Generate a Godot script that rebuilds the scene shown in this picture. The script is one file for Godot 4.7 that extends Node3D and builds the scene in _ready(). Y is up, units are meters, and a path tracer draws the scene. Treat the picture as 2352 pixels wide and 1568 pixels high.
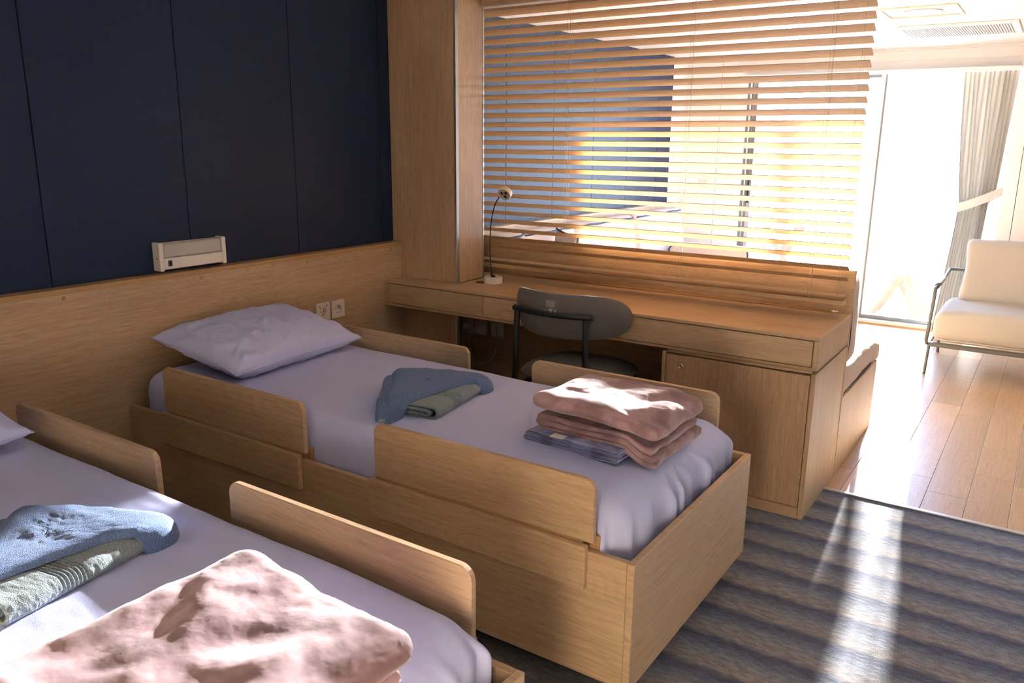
extends Node3D
# Two single beds in a panelled cabin bedroom, a long desk with a slatted blind behind it and a sunny lounge beyond.
# Axes: x = along the beds, away from the headboard wall; z = towards the camera; y = up. Metres.

var M := {}
var used := {}
var fold_noise := FastNoiseLite.new()
var fine_noise := FastNoiseLite.new()

# ---------------------------------------------------------------- naming
func numbered(called: String) -> String:
	if not used.has(called):
		used[called] = 0
		return called
	used[called] += 1
	return "%s_%03d" % [called, used[called]]

func tag(o: Node, label: String, category: String, group := "") -> void:
	o.set_meta("label", label)
	o.set_meta("category", category)
	if group: o.set_meta("group", group)

func thing(called: String, label: String, category: String, at := Vector3.ZERO, group := "") -> Node3D:
	var o := Node3D.new()
	o.name = numbered(called)
	add_child(o)
	o.position = at
	tag(o, label, category, group)
	return o

func struct_node(called: String, at := Vector3.ZERO) -> Node3D:
	var o := Node3D.new()
	o.name = numbered(called)
	add_child(o)
	o.position = at
	o.set_meta("kind", "structure")
	return o

func copy(o: Node3D, at: Vector3, label := "", group := "") -> Node3D:
	var c: Node3D = o.duplicate()
	var plain: String = o.name
	c.name = numbered(plain)
	add_child(c)
	c.position = at
	if label: c.set_meta("label", label)
	if group: c.set_meta("group", group)
	return c

# commits a SurfaceTool whose points are in world axes; the mesh is stored relative to the top-level thing
func build(st: SurfaceTool, called: String, mat: Material, parent: Node = null, top_at := Vector3.ZERO) -> MeshInstance3D:
	st.generate_normals()
	var base := Vector3.ZERO
	var p := parent
	while p != null and p != self:
		base += (p as Node3D).position
		p = p.get_parent()
	if parent == null: base = top_at
	var mesh: ArrayMesh
	if base != Vector3.ZERO:
		var shifted := SurfaceTool.new()
		shifted.append_from(st.commit(), 0, Transform3D(Basis(), -base))
		mesh = shifted.commit()
	else:
		mesh = st.commit()
	mesh.surface_set_material(0, mat)
	var o := MeshInstance3D.new()
	o.mesh = mesh
	o.name = called if parent else numbered(called)
	if parent: parent.add_child(o, true)
	else:
		add_child(o)
		o.position = top_at
	return o

# ---------------------------------------------------------------- shapes
func flat() -> SurfaceTool:
	var st := SurfaceTool.new()
	st.begin(Mesh.PRIMITIVE_TRIANGLES)
	st.set_smooth_group(-1)
	return st

func smooth() -> SurfaceTool:
	var st := SurfaceTool.new()
	st.begin(Mesh.PRIMITIVE_TRIANGLES)
	st.set_smooth_group(0)
	return st

func tri(st: SurfaceTool, a: Vector3, b: Vector3, c: Vector3) -> void:   # counter-clockwise from outside
	st.add_vertex(a); st.add_vertex(c); st.add_vertex(b)

func quad(st: SurfaceTool, a: Vector3, b: Vector3, c: Vector3, d: Vector3) -> void:
	tri(st, a, b, c); tri(st, a, c, d)

func quad_out(st: SurfaceTool, a: Vector3, b: Vector3, c: Vector3, d: Vector3, out: Vector3) -> void:
	if (b - a).cross(c - a).dot(out) >= 0.0: quad(st, a, b, c, d)
	else: quad(st, d, c, b, a)

func tri_out(st: SurfaceTool, a: Vector3, b: Vector3, c: Vector3, out: Vector3) -> void:
	if (b - a).cross(c - a).dot(out) >= 0.0: tri(st, a, b, c)
	else: tri(st, a, c, b)

# chamfered box between two corners
func box(st: SurfaceTool, lo: Vector3, hi: Vector3, b := 0.0015) -> void:
	var c := (lo + hi) / 2.0
	var h := (hi - lo) / 2.0
	b = minf(b, minf(h.x, minf(h.y, h.z)) * 0.45)
	for a in 3:
		var u := (a + 1) % 3
		var v := (a + 2) % 3
		for s in [-1.0, 1.0]:
			var q := []
			for k in [[-1, -1], [1, -1], [1, 1], [-1, 1]]:
				var p := Vector3.ZERO
				p[a] = s * h[a]; p[u] = k[0] * (h[u] - b); p[v] = k[1] * (h[v] - b)
				q.append(c + p)
			var n := Vector3.ZERO
			n[a] = s
			quad_out(st, q[0], q[1], q[2], q[3], n)
			for t in [-1.0, 1.0]:
				var e := []
				for k in [[0, -1], [0, 1], [1, 1], [1, -1]]:
					var p := Vector3.ZERO
					p[a] = s * (h[a] - (b if k[0] else 0.0)); p[u] = t * (h[u] - (0.0 if k[0] else b)); p[v] = k[1] * (h[v] - b)
					e.append(c + p)
				var m := Vector3.ZERO
				m[a] = s; m[u] = t
				quad_out(st, e[0], e[1], e[2], e[3], m)
	for sx in [-1.0, 1.0]:
		for sy in [-1.0, 1.0]:
			for sz in [-1.0, 1.0]:
				var s := Vector3(sx, sy, sz)
				var i := h - Vector3(b, b, b)
				tri_out(st, c + s * Vector3(h.x, i.y, i.z), c + s * Vector3(i.x, h.y, i.z), c + s * Vector3(i.x, i.y, h.z), s)

func one_box(called: String, lo: Vector3, hi: Vector3, mat: Material, parent: Node, b := 0.0015) -> MeshInstance3D:
	var st := flat()
	box(st, lo, hi, b)
	return build(st, called, mat, parent)

func rounded(w: float, h: float, r: Array, seg := 6) -> PackedVector2Array:   # corner radii: bottom-left, bottom-right, top-right, top-left
	var out := PackedVector2Array()
	var corners := [Vector2(0, 0), Vector2(w, 0), Vector2(w, h), Vector2(0, h)]
	var mid := [Vector2(1, 1), Vector2(-1, 1), Vector2(-1, -1), Vector2(1, -1)]
	for k in 4:
		var rr: float = r[k]
		var cc: Vector2 = corners[k] + mid[k] * rr
		if rr < 0.0005:
			out.append(corners[k])
			continue
		for i in seg + 1:
			var t := PI + k * PI / 2 + i * PI / 2 / seg
			out.append(cc + Vector2(cos(t), sin(t)) * rr)
	return out

# a counter-clockwise outline in (a, b) extruded along the third direction with chamfered rims; to3 turns (a, b, depth) into a point
func extrude(st: SurfaceTool, line: PackedVector2Array, d0: float, d1: float, bevel: float, to3: Callable) -> void:
	var n := line.size()
	var inner := PackedVector2Array()
	for i in n:
		var e0 := (line[i] - line[(i + n - 1) % n]).normalized()
		var e1 := (line[(i + 1) % n] - line[i]).normalized()
		var nn := (Vector2(-e0.y, e0.x) + Vector2(-e1.y, e1.x)).normalized()
		inner.append(line[i] + nn * bevel / maxf(0.5, nn.dot(Vector2(-e0.y, e0.x))))
	var idx := Geometry2D.triangulate_polygon(inner)
	var mid := Vector2.ZERO
	for p in line: mid += p / n
	var up: Vector3 = to3.call(mid.x, mid.y, d1) - to3.call(mid.x, mid.y, d0)
	for k in range(0, idx.size(), 3):
		var a := inner[idx[k]]
		var b := inner[idx[k + 1]]
		var c := inner[idx[k + 2]]
		tri_out(st, to3.call(a.x, a.y, d1), to3.call(b.x, b.y, d1), to3.call(c.x, c.y, d1), up)
		tri_out(st, to3.call(a.x, a.y, d0), to3.call(b.x, b.y, d0), to3.call(c.x, c.y, d0), -up)
	var s := signf(d1 - d0)
	for i in n:
		var j := (i + 1) % n
		var dir := (line[j] - line[i])
		var no := Vector2(dir.y, -dir.x)
		var o3: Vector3 = to3.call(mid.x + no.x, mid.y + no.y, d0) - to3.call(mid.x, mid.y, d0)
		var pts := [[line[i], line[j], d0 + s * bevel, d1 - s * bevel], ]
		for q in pts:
			quad_out(st, to3.call(q[0].x, q[0].y, q[2]), to3.call(q[1].x, q[1].y, q[2]), to3.call(q[1].x, q[1].y, q[3]), to3.call(q[0].x, q[0].y, q[3]), o3)
		if bevel > 0.0:
			quad_out(st, to3.call(inner[i].x, inner[i].y, d1), to3.call(inner[j].x, inner[j].y, d1), to3.call(line[j].x, line[j].y, d1 - s * bevel), to3.call(line[i].x, line[i].y, d1 - s * bevel), o3.normalized() + up.normalized())
			quad_out(st, to3.call(inner[i].x, inner[i].y, d0), to3.call(inner[j].x, inner[j].y, d0), to3.call(line[j].x, line[j].y, d0 + s * bevel), to3.call(line[i].x, line[i].y, d0 + s * bevel), o3.normalized() - up.normalized())

func tube(st: SurfaceTool, pts: Array, r: float, n := 10, caps := true) -> void:
	var rings := []
	var up := Vector3.UP
	var first: Vector3 = (pts[1] - pts[0]).normalized()
	if absf(first.dot(up)) > 0.9: up = Vector3.RIGHT
	for i in pts.size():
		var t: Vector3 = (pts[mini(i + 1, pts.size() - 1)] - pts[maxi(i - 1, 0)]).normalized()
		var side := t.cross(up).normalized()
		up = side.cross(t).normalized()
		var ring := []
		for k in n:
			var a := TAU * k / n
			ring.append(pts[i] + (side * cos(a) + up * sin(a)) * r)
		rings.append(ring)
	for i in pts.size() - 1:
		var along: Vector3 = pts[i]
		for k in n:
			var j := (k + 1) % n
			quad_out(st, rings[i][k], rings[i][j], rings[i + 1][j], rings[i + 1][k], rings[i][k] + rings[i][j] - along * 2.0)
	if caps:
		for k in n:
			var j := (k + 1) % n
			tri_out(st, pts[0], rings[0][k], rings[0][j], pts[0] - pts[1])
			var e := pts.size() - 1
			tri_out(st, pts[e], rings[e][k], rings[e][j], pts[e] - pts[e - 1])

func curve(pts: Array, seg := 8) -> Array:   # Catmull-Rom through the points
	var out := []
	for i in pts.size() - 1:
		var p0: Vector3 = pts[maxi(i - 1, 0)]
		var p3: Vector3 = pts[mini(i + 2, pts.size() - 1)]
		for k in seg:
			out.append(pts[i].cubic_interpolate(pts[i + 1], p0, p3, float(k) / seg))
	out.append(pts[-1])
	return out

# turned shape round an axis through c: profile of (radius, height), from bottom to top on the outside
func lathe(st: SurfaceTool, c: Vector3, prof: Array, n := 24, basis := Basis()) -> void:
	for i in prof.size() - 1:
		for k in n:
			var a0 := TAU * k / n
			var a1 := TAU * (k + 1) / n
			var p: Vector2 = prof[i]
			var q: Vector2 = prof[i + 1]
			var pts := [Vector3(cos(a0) * p.x, p.y, sin(a0) * p.x), Vector3(cos(a1) * p.x, p.y, sin(a1) * p.x), Vector3(cos(a1) * q.x, q.y, sin(a1) * q.x), Vector3(cos(a0) * q.x, q.y, sin(a0) * q.x)]
			for m in 4: pts[m] = c + basis * pts[m]
			if p.x > 1e-6: tri(st, pts[0], pts[2], pts[1])
			if q.x > 1e-6: tri(st, pts[0], pts[3], pts[2])

# rounded box of cloth or foam; bend(point) returns the displaced point
func soft_box(st: SurfaceTool, c: Vector3, s: Vector3, r: Vector3, n: Vector3i, bend: Callable) -> void:
	var h := s / 2.0
	var at := func(q: Vector3) -> Vector3:
		var i := Vector3(clampf(q.x, -h.x + r.x, h.x - r.x), clampf(q.y, -h.y + r.y, h.y - r.y), clampf(q.z, -h.z + r.z, h.z - r.z))
		var d := (q - i) / r
		if d.length() > 0.0: d = d.normalized() * r
		return bend.call(c + i + d)
	var steps := func(len_half: float, rr: float, k: int) -> Array:   # denser towards the rounded rims
		var out := []
		var e := maxi(3, k / 5)
		for i in e: out.append(-len_half + rr * (1.0 - cos(PI / 2 * i / e)) * 1.0)
		var m := maxi(1, k - 2 * e)
		for i in m + 1: out.append(-len_half + rr + (2.0 * len_half - 2.0 * rr) * i / m)
		for i in e: out.append(len_half - rr * (1.0 - sin(PI / 2 * (i + 1) / e)))
		return out
	var g := [steps.call(h.x, r.x, n.x), steps.call(h.y, r.y, n.y), steps.call(h.z, r.z, n.z)]
	for a in 3:
		var u := (a + 1) % 3
		var v := (a + 2) % 3
		for sg in [-1.0, 1.0]:
			var rows := []
			for iu in g[u].size():
				var row := []
				for iv in g[v].size():
					var q := Vector3.ZERO
					q[a] = sg * h[a]; q[u] = g[u][iu]; q[v] = g[v][iv]
					row.append(at.call(q))
				rows.append(row)
			for iu in rows.size() - 1:
				for iv in rows[0].size() - 1:
					if sg > 0: quad(st, rows[iu][iv], rows[iu + 1][iv], rows[iu + 1][iv + 1], rows[iu][iv + 1])
					else: quad(st, rows[iu][iv], rows[iu][iv + 1], rows[iu + 1][iv + 1], rows[iu + 1][iv])

# surface of f(u, v), u and v from 0 to 1; counter-clockwise is u across v
func sheet(st: SurfaceTool, nu: int, nv: int, f: Callable, flip := false) -> void:
	var rows := []
	for i in nu + 1:
		var row := []
		for j in nv + 1: row.append(f.call(float(i) / nu, float(j) / nv))
		rows.append(row)
	for i in nu:
		for j in nv:
			if flip: quad(st, rows[i][j], rows[i][j + 1], rows[i + 1][j + 1], rows[i + 1][j])
			else: quad(st, rows[i][j], rows[i + 1][j], rows[i + 1][j + 1], rows[i][j + 1])

# a band of cloth of thickness t that follows the path (x, y) and runs from z0 to z1
func ribbon(st: SurfaceTool, path: Array, t: float, z0: float, z1: float, nz: int, bend: Callable) -> void:
	var up := []
	var low := []
	for i in path.size():
		var d: Vector2 = (path[mini(i + 1, path.size() - 1)] - path[maxi(i - 1, 0)]).normalized()
		var n := Vector2(-d.y, d.x) * t / 2.0
		up.append(path[i] + n); low.append(path[i] - n)
	var ring := up.duplicate()
	for i in low.size(): ring.append(low[low.size() - 1 - i])
	var m := ring.size()
	var pts := []
	for k in nz + 1:
		var row := []
		for i in m: row.append(bend.call(Vector3(ring[i].x, ring[i].y, lerpf(z0, z1, float(k) / nz))))
		pts.append(row)
	for k in nz:
		for i in m:
			var j := (i + 1) % m
			quad(st, pts[k][j], pts[k][i], pts[k + 1][i], pts[k + 1][j])
	for i in path.size() - 1:
		var j := m - 1 - i
		quad(st, pts[nz][i], pts[nz][j], pts[nz][j - 1], pts[nz][i + 1])
		quad(st, pts[0][i], pts[0][i + 1], pts[0][j - 1], pts[0][j])

# folded layers: a path in (x, y) that runs to and fro between x0 and x1, n layers of height dy
func folds(x0: float, x1: float, y0: float, dy: float, n: int, wander: float, seed_at: int) -> Array:
	var rng := RandomNumberGenerator.new()
	rng.seed = seed_at
	var out := []
	for k in n:
		var a := x0 + rng.randf() * wander
		var b := x1 - rng.randf() * wander
		var y := y0 + dy * k
		var from := a if k % 2 == 0 else b
		var to := b if k % 2 == 0 else a
		for i in 17: out.append(Vector2(lerpf(from, to, i / 16.0), y))
		if k < n - 1:
			var side := 1.0 if k % 2 == 0 else -1.0
			for i in range(1, 8):
				var t := PI * i / 8.0
				out.append(Vector2(to + side * sin(t) * dy * 0.62, y + dy * (1.0 - cos(t)) / 2.0))
	return out

func n3(p: Vector3, f: float) -> float:
	return fold_noise.get_noise_3d(p.x * f, p.y * f, p.z * f)

# ---------------------------------------------------------------- materials
func stretched(w: int, h: int, freq: float, sw: int, sh: int, seed_at: int, oct := 3) -> Image:
	var n := FastNoiseLite.new()
	n.seed = seed_at
	n.frequency = freq
	n.noise_type = FastNoiseLite.TYPE_SIMPLEX_SMOOTH
	n.fractal_octaves = oct
	var im := n.get_seamless_image(sw, sh)
	im.convert(Image.FORMAT_L8)
	im.resize(w, h, Image.INTERPOLATE_CUBIC)
	return im

func texture_of(w: int, h: int, rgb: PackedByteArray) -> ImageTexture:
	return ImageTexture.create_from_image(Image.create_from_data(w, h, false, Image.FORMAT_RGB8, rgb))

func wood_image(dark: Color, light: Color, seed_at: int) -> Image:   # grain along the width
	var w := 512
	var h := 1024
	var broad := stretched(w, h, 0.012, 96, 512, seed_at, 2).get_data()
	var streak := stretched(w, h, 0.09, 40, 1024, seed_at + 1, 2).get_data()
	var fine := stretched(w, h, 0.25, 64, 1024, seed_at + 2, 3).get_data()
	var out := PackedByteArray()
	out.resize(w * h * 3)
	for i in w * h:
		var b := broad[i] / 255.0
		var ring := 0.5 + 0.5 * sin(b * 95.0)
		var v := 0.50 + 0.22 * (b - 0.5) + 0.30 * (streak[i] / 255.0 - 0.5) + 0.34 * (fine[i] / 255.0 - 0.5) - 0.10 * ring * ring * ring
		var pore := fine[i] / 255.0
		if pore < 0.30: v -= (0.30 - pore) * 0.9
		v = clampf(v + 0.12, 0.0, 1.0)
		out[i * 3] = int(255.0 * lerpf(dark.r, light.r, v))
		out[i * 3 + 1] = int(255.0 * lerpf(dark.g, light.g, v))
		out[i * 3 + 2] = int(255.0 * lerpf(dark.b, light.b, v))
	return Image.create_from_data(w, h, false, Image.FORMAT_RGB8, out)

func noise_tex(freq: float, size: int, seed_at: int, from: Color, to: Color, oct := 4, type := FastNoiseLite.TYPE_SIMPLEX_SMOOTH, lo := 0.3, hi := 0.7) -> ImageTexture:
	var n := FastNoiseLite.new()
	n.seed = seed_at
	n.frequency = freq
	n.noise_type = type
	n.fractal_octaves = oct
	var im := n.get_seamless_image(size, size)
	im.convert(Image.FORMAT_L8)
	var d := im.get_data()
	var out := PackedByteArray()
	out.resize(size * size * 3)
	for i in size * size:
		var v := clampf((d[i] / 255.0 - lo) / (hi - lo), 0.0, 1.0)
		out[i * 3] = int(255.0 * lerpf(from.r, to.r, v))
		out[i * 3 + 1] = int(255.0 * lerpf(from.g, to.g, v))
		out[i * 3 + 2] = int(255.0 * lerpf(from.b, to.b, v))
	return texture_of(size, size, out)

func mat(called: String, c: Color, rough := 0.6, tex: Texture2D = null, tile := 1.0, bump: Texture2D = null, relief := 0.0) -> StandardMaterial3D:
	var m := StandardMaterial3D.new()
	m.resource_name = called
	m.albedo_color = c
	m.roughness = rough
	m.uv1_triplanar = true
	m.uv1_world_triplanar = true
	m.uv1_triplanar_sharpness = 8.0
	m.uv1_scale = Vector3.ONE / tile
	if tex: m.albedo_texture = tex
	if bump:
		m.heightmap_enabled = true
		m.heightmap_texture = bump
		m.heightmap_scale = relief
	M[called] = m
	return m

func shifted(called: String, from: String, off: Vector3, c := Color.WHITE) -> void:
	var m: StandardMaterial3D = M[from].duplicate()
	m.resource_name = called
	m.uv1_offset = off
	m.albedo_color = M[from].albedo_color * c
	M[called] = m

func rgb(r: int, g: int, b: int) -> Color:
	return Color(r / 255.0, g / 255.0, b / 255.0)

func carpet_textures() -> Array:
	var s := 1024
	var wob := stretched(s, s, 0.02, 512, 512, 71, 3).get_data()
	var fuzz := stretched(s, s, 0.22, 1024, 1024, 72, 3).get_data()
	var crinkle := stretched(s, s, 0.05, 384, 1024, 73, 3).get_data()
	var out := PackedByteArray()
	var hgt := PackedByteArray()
	out.resize(s * s * 3)
	hgt.resize(s * s * 3)
	var deep := rgb(80, 88, 112)
	var grey := rgb(134, 140, 150)
	var sand := rgb(152, 146, 142)
	for y in s:
		for x in s:
			var i := y * s + x
			var f := fuzz[i] / 255.0 - 0.5
			var v := fposmod(float(y) / s * 6.0 + (wob[i] / 255.0 - 0.5) * 0.10 + f * 0.20, 1.0)
			var c: Color
			if v < 0.16: c = sand.lerp(deep, v / 0.16)
			elif v < 0.60: c = deep.lerp(grey, (v - 0.16) / 0.44)
			else: c = grey.lerp(sand, (v - 0.60) / 0.40)
			var k := 1.0 + f * 0.55 + (crinkle[i] / 255.0 - 0.5) * 0.35
			out[i * 3] = clampi(int(255.0 * c.r * k), 0, 255)
			out[i * 3 + 1] = clampi(int(255.0 * c.g * k), 0, 255)
			out[i * 3 + 2] = clampi(int(255.0 * c.b * k), 0, 255)
			var hh := clampi(int(fuzz[i] * 0.5 + crinkle[i] * 0.5), 0, 255)
			hgt[i * 3] = hh; hgt[i * 3 + 1] = hh; hgt[i * 3 + 2] = hh
	return [texture_of(s, s, out), texture_of(s, s, hgt)]

func make_materials() -> void:
	var oak := wood_image(rgb(154, 126, 96), rgb(214, 188, 156), 11)
	var oak_across := oak.duplicate()
	oak_across.rotate_90(CLOCKWISE)
	var oak_h := ImageTexture.create_from_image(oak)
	var oak_v := ImageTexture.create_from_image(oak_across)
	mat("oak_level", Color.WHITE, 0.42, oak_h, 1.5)
	mat("oak_upright", Color.WHITE, 0.42, oak_v, 1.5)
	shifted("oak_level_b", "oak_level", Vector3(0.37, 0.21, 0.43), Color(0.97, 0.96, 0.95))
	shifted("oak_level_c", "oak_level", Vector3(0.71, 0.57, 0.13), Color(1.0, 0.99, 0.97))
	shifted("oak_upright_b", "oak_upright", Vector3(0.31, 0.17, 0.63), Color(0.97, 0.94, 0.92))
	mat("oak_edge", rgb(236, 222, 190), 0.45, oak_h, 0.7)
	mat("slat_wood", Color.WHITE, 0.45, ImageTexture.create_from_image(wood_image(rgb(170, 134, 96), rgb(216, 184, 146), 31)), 0.9)
	# floor boards: four tones of one warm oak
	var board := wood_image(rgb(164, 128, 92), rgb(214, 180, 140), 41)
	var board_across := board.duplicate()
	board_across.rotate_90(CLOCKWISE)
	var plank_tex := ImageTexture.create_from_image(board_across)   # on level faces the second axis is z, so the turned image runs along z
	for k in 4:
		var m := mat("plank_%d" % k, Color(1, 1, 1) * [1.0, 0.93, 1.05, 0.97][k], 0.34, plank_tex, 1.4)
		m.uv1_offset = Vector3(0.13, 0.4, 0.29) * k
	var cp := carpet_textures()
	var carpet := mat("carpet", Color(0.92, 0.92, 0.94), 0.95, cp[0], 1.0, cp[1], 0.09)
	carpet.uv1_offset = Vector3(0, 0, 0.231)
	var weave := noise_tex(0.35, 512, 5, Color.BLACK, Color.WHITE, 2)
	var soft := noise_tex(0.06, 512, 6, Color.BLACK, Color.WHITE, 4)
	var terry := noise_tex(0.3, 512, 7, Color.BLACK, Color.WHITE, 2)
	var nap := noise_tex(0.012, 512, 8, rgb(205, 200, 200), rgb(255, 255, 255), 4)
	var nap_strong := noise_tex(0.011, 512, 9, rgb(208, 198, 198), rgb(255, 255, 255), 5, FastNoiseLite.TYPE_SIMPLEX_SMOOTH, 0.38, 0.62)
	mat("wall_blue", rgb(29, 44, 72), 0.44, noise_tex(0.3, 256, 15, rgb(240, 240, 240), Color.WHITE, 2), 0.3)
	M.wall_blue.metallic_specular = 0.32
	mat("white_paint", rgb(238, 237, 235), 0.55)
	mat("ceiling_white", rgb(240, 239, 236), 0.35)
	mat("cream_paint", rgb(234, 212, 182), 0.6)
	mat("white_plastic", rgb(228, 222, 214), 0.35)
	mat("diffuser", rgb(186, 180, 176), 0.5)
	mat("black_plastic", rgb(20, 19, 18), 0.4)
	mat("socket_dark", rgb(120, 112, 104), 0.5)
	mat("dark_void", rgb(22, 20, 20), 0.8)
	mat("metal_black", rgb(26, 27, 28), 0.45)
	mat("metal_green_grey", rgb(92, 94, 88), 0.5)
	var al := mat("aluminium", rgb(190, 190, 190), 0.32)
	al.metallic = 0.9
	var ch := mat("chrome", rgb(210, 208, 205), 0.18)
	ch.metallic = 1.0
	mat("frame_grey", rgb(120, 124, 122), 0.45)
	var lav := mat("sheet_lavender", rgb(200, 208, 252), 0.8, noise_tex(0.4, 512, 16, rgb(238, 238, 242), Color.WHITE, 2), 0.35, weave, 0.02)
	lav.rim_enabled = true
	lav.rim = 0.25
	lav.rim_tint = 0.6
	mat("sheet_blue", rgb(166, 178, 226), 0.8, nap, 0.6, weave, 0.02)
	mat("seam", rgb(120, 120, 168), 0.8)
	var rose := mat("fleece_rose", rgb(164, 134, 142), 0.75, nap_strong, 0.8, soft, 0.02)
	rose.rim_enabled = true
	rose.rim = 1.0
	rose.rim_tint = 0.35
	var tb := mat("terry_blue", rgb(112, 138, 184), 0.95, noise_tex(0.13, 512, 18, rgb(190, 196, 205), Color.WHITE, 3), 0.3, terry, 0.10)
	tb.rim_enabled = true
	tb.rim = 0.6
	tb.rim_tint = 0.6
	var tg := mat("terry_grey", rgb(156, 172, 178), 0.95, noise_tex(0.13, 512, 19, rgb(196, 200, 202), Color.WHITE, 3), 0.3, terry, 0.08)
	tg.rim_enabled = true
	tg.rim = 0.5
	tg.rim_tint = 0.6
	mat("terry_band", rgb(150, 166, 172), 0.8)
	var gf := mat("chair_grey", rgb(136, 134, 132), 0.95, noise_tex(0.45, 512, 20, rgb(120, 120, 120), Color.WHITE, 1), 0.25, weave, 0.06)
	gf.rim_enabled = true
	gf.rim = 0.3
	mat("cushion_cream", rgb(206, 198, 184), 0.95, noise_tex(0.45, 512, 21, rgb(205, 202, 198), Color.WHITE, 1), 0.22, weave, 0.06)
	mat("sofa_pink", rgb(220, 206, 198), 0.9, noise_tex(0.4, 512, 22, rgb(225, 222, 220), Color.WHITE, 1), 0.25, weave, 0.05)
	mat("piping_blue", rgb(52, 58, 88), 0.7)
	mat("tag_grey", rgb(108, 104, 100), 0.7)
	mat("tag_ink", rgb(190, 186, 180), 0.7)
	mat("tag_white", rgb(238, 236, 230), 0.7)
	mat("cable_white", rgb(196, 194, 188), 0.4)
	var cur := mat("curtain", rgb(238, 238, 236), 0.9, noise_tex(0.45, 512, 23, rgb(235, 234, 232), Color.WHITE, 1), 0.2)
	cur.backlight_enabled = true
	cur.backlight = Color(0.42, 0.42, 0.42)
	var glass := mat("window_glass", Color(1, 1, 1, 0.04), 0.02)
	glass.transparency = BaseMaterial3D.TRANSPARENCY_ALPHA
	mat("deck", rgb(236, 228, 205), 0.8, oak_h, 1.1)
	mat("table_wood", rgb(120, 74, 52), 0.6, oak_h, 0.6)
	mat("leaf", rgb(96, 110, 62), 0.6)
	mat("pot", rgb(176, 150, 128), 0.8)
	mat("vent_grey", rgb(196, 194, 186), 0.5)
	mat("led_dark", rgb(60, 58, 55), 0.2)

# ---------------------------------------------------------------- the scene
func _ready() -> void:
	fold_noise.seed = 3
	fold_noise.frequency = 1.0
	fold_noise.fractal_octaves = 2
	fine_noise.seed = 4
	fine_noise.frequency = 1.0
	set_view()
	make_materials()
	shell()
	window_wall()
	column_and_partition()
	blind()
	headboard_wall()
	desk()
	beds()
	bedding()
	desk_things()
	chair()
	sofa()
	armchair()
	ceiling_things()
	balcony()

func set_view() -> void:
	var cam := Camera3D.new()
	cam.name = "camera"
	cam.position = Vector3(2.891, 1.462, 3.111)
	cam.rotation_degrees = Vector3(-13.9233, 33.7675, 0.5297)
	cam.fov = 45.87
	cam.near = 0.05
	add_child(cam)
	var sky := ProceduralSkyMaterial.new()
	sky.sky_top_color = Color(0.52, 0.70, 1.0)
	sky.sky_horizon_color = Color(0.88, 0.94, 1.0)
	sky.sky_curve = 0.2
	sky.ground_horizon_color = Color(0.86, 0.92, 0.98)
	sky.ground_bottom_color = Color(0.5, 0.55, 0.6)
	sky.ground_curve = 0.2
	var env := Environment.new()
	env.background_mode = Environment.BG_SKY
	env.sky = Sky.new()
	env.sky.sky_material = sky
	env.background_energy_multiplier = 10.0
	env.tonemap_mode = Environment.TONE_MAPPER_LINEAR
	env.tonemap_exposure = 2.3
	env.sdfgi_enabled = true
	env.ssao_enabled = true
	env.ssil_enabled = true
	var we := WorldEnvironment.new()
	we.name = "surroundings"
	we.environment = env
	add_child(we)
	var sun := DirectionalLight3D.new()
	sun.name = "sun"
	var d := Vector3(0.085, -0.138, 1.0).normalized()
	sun.basis = Basis.looking_at(d, Vector3.UP)
	sun.light_color = Color(1.0, 0.985, 0.965)
	sun.light_energy = 16.0
	sun.light_angular_distance = 1.2
	sun.shadow_enabled = true
	sun.sky_mode = DirectionalLight3D.SKY_MODE_LIGHT_ONLY
	add_child(sun)

const TOP := 2.185
const RIGHT := 4.4
const NEAR := 3.4
const FAR := -4.1
const WALL := -0.06

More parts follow.
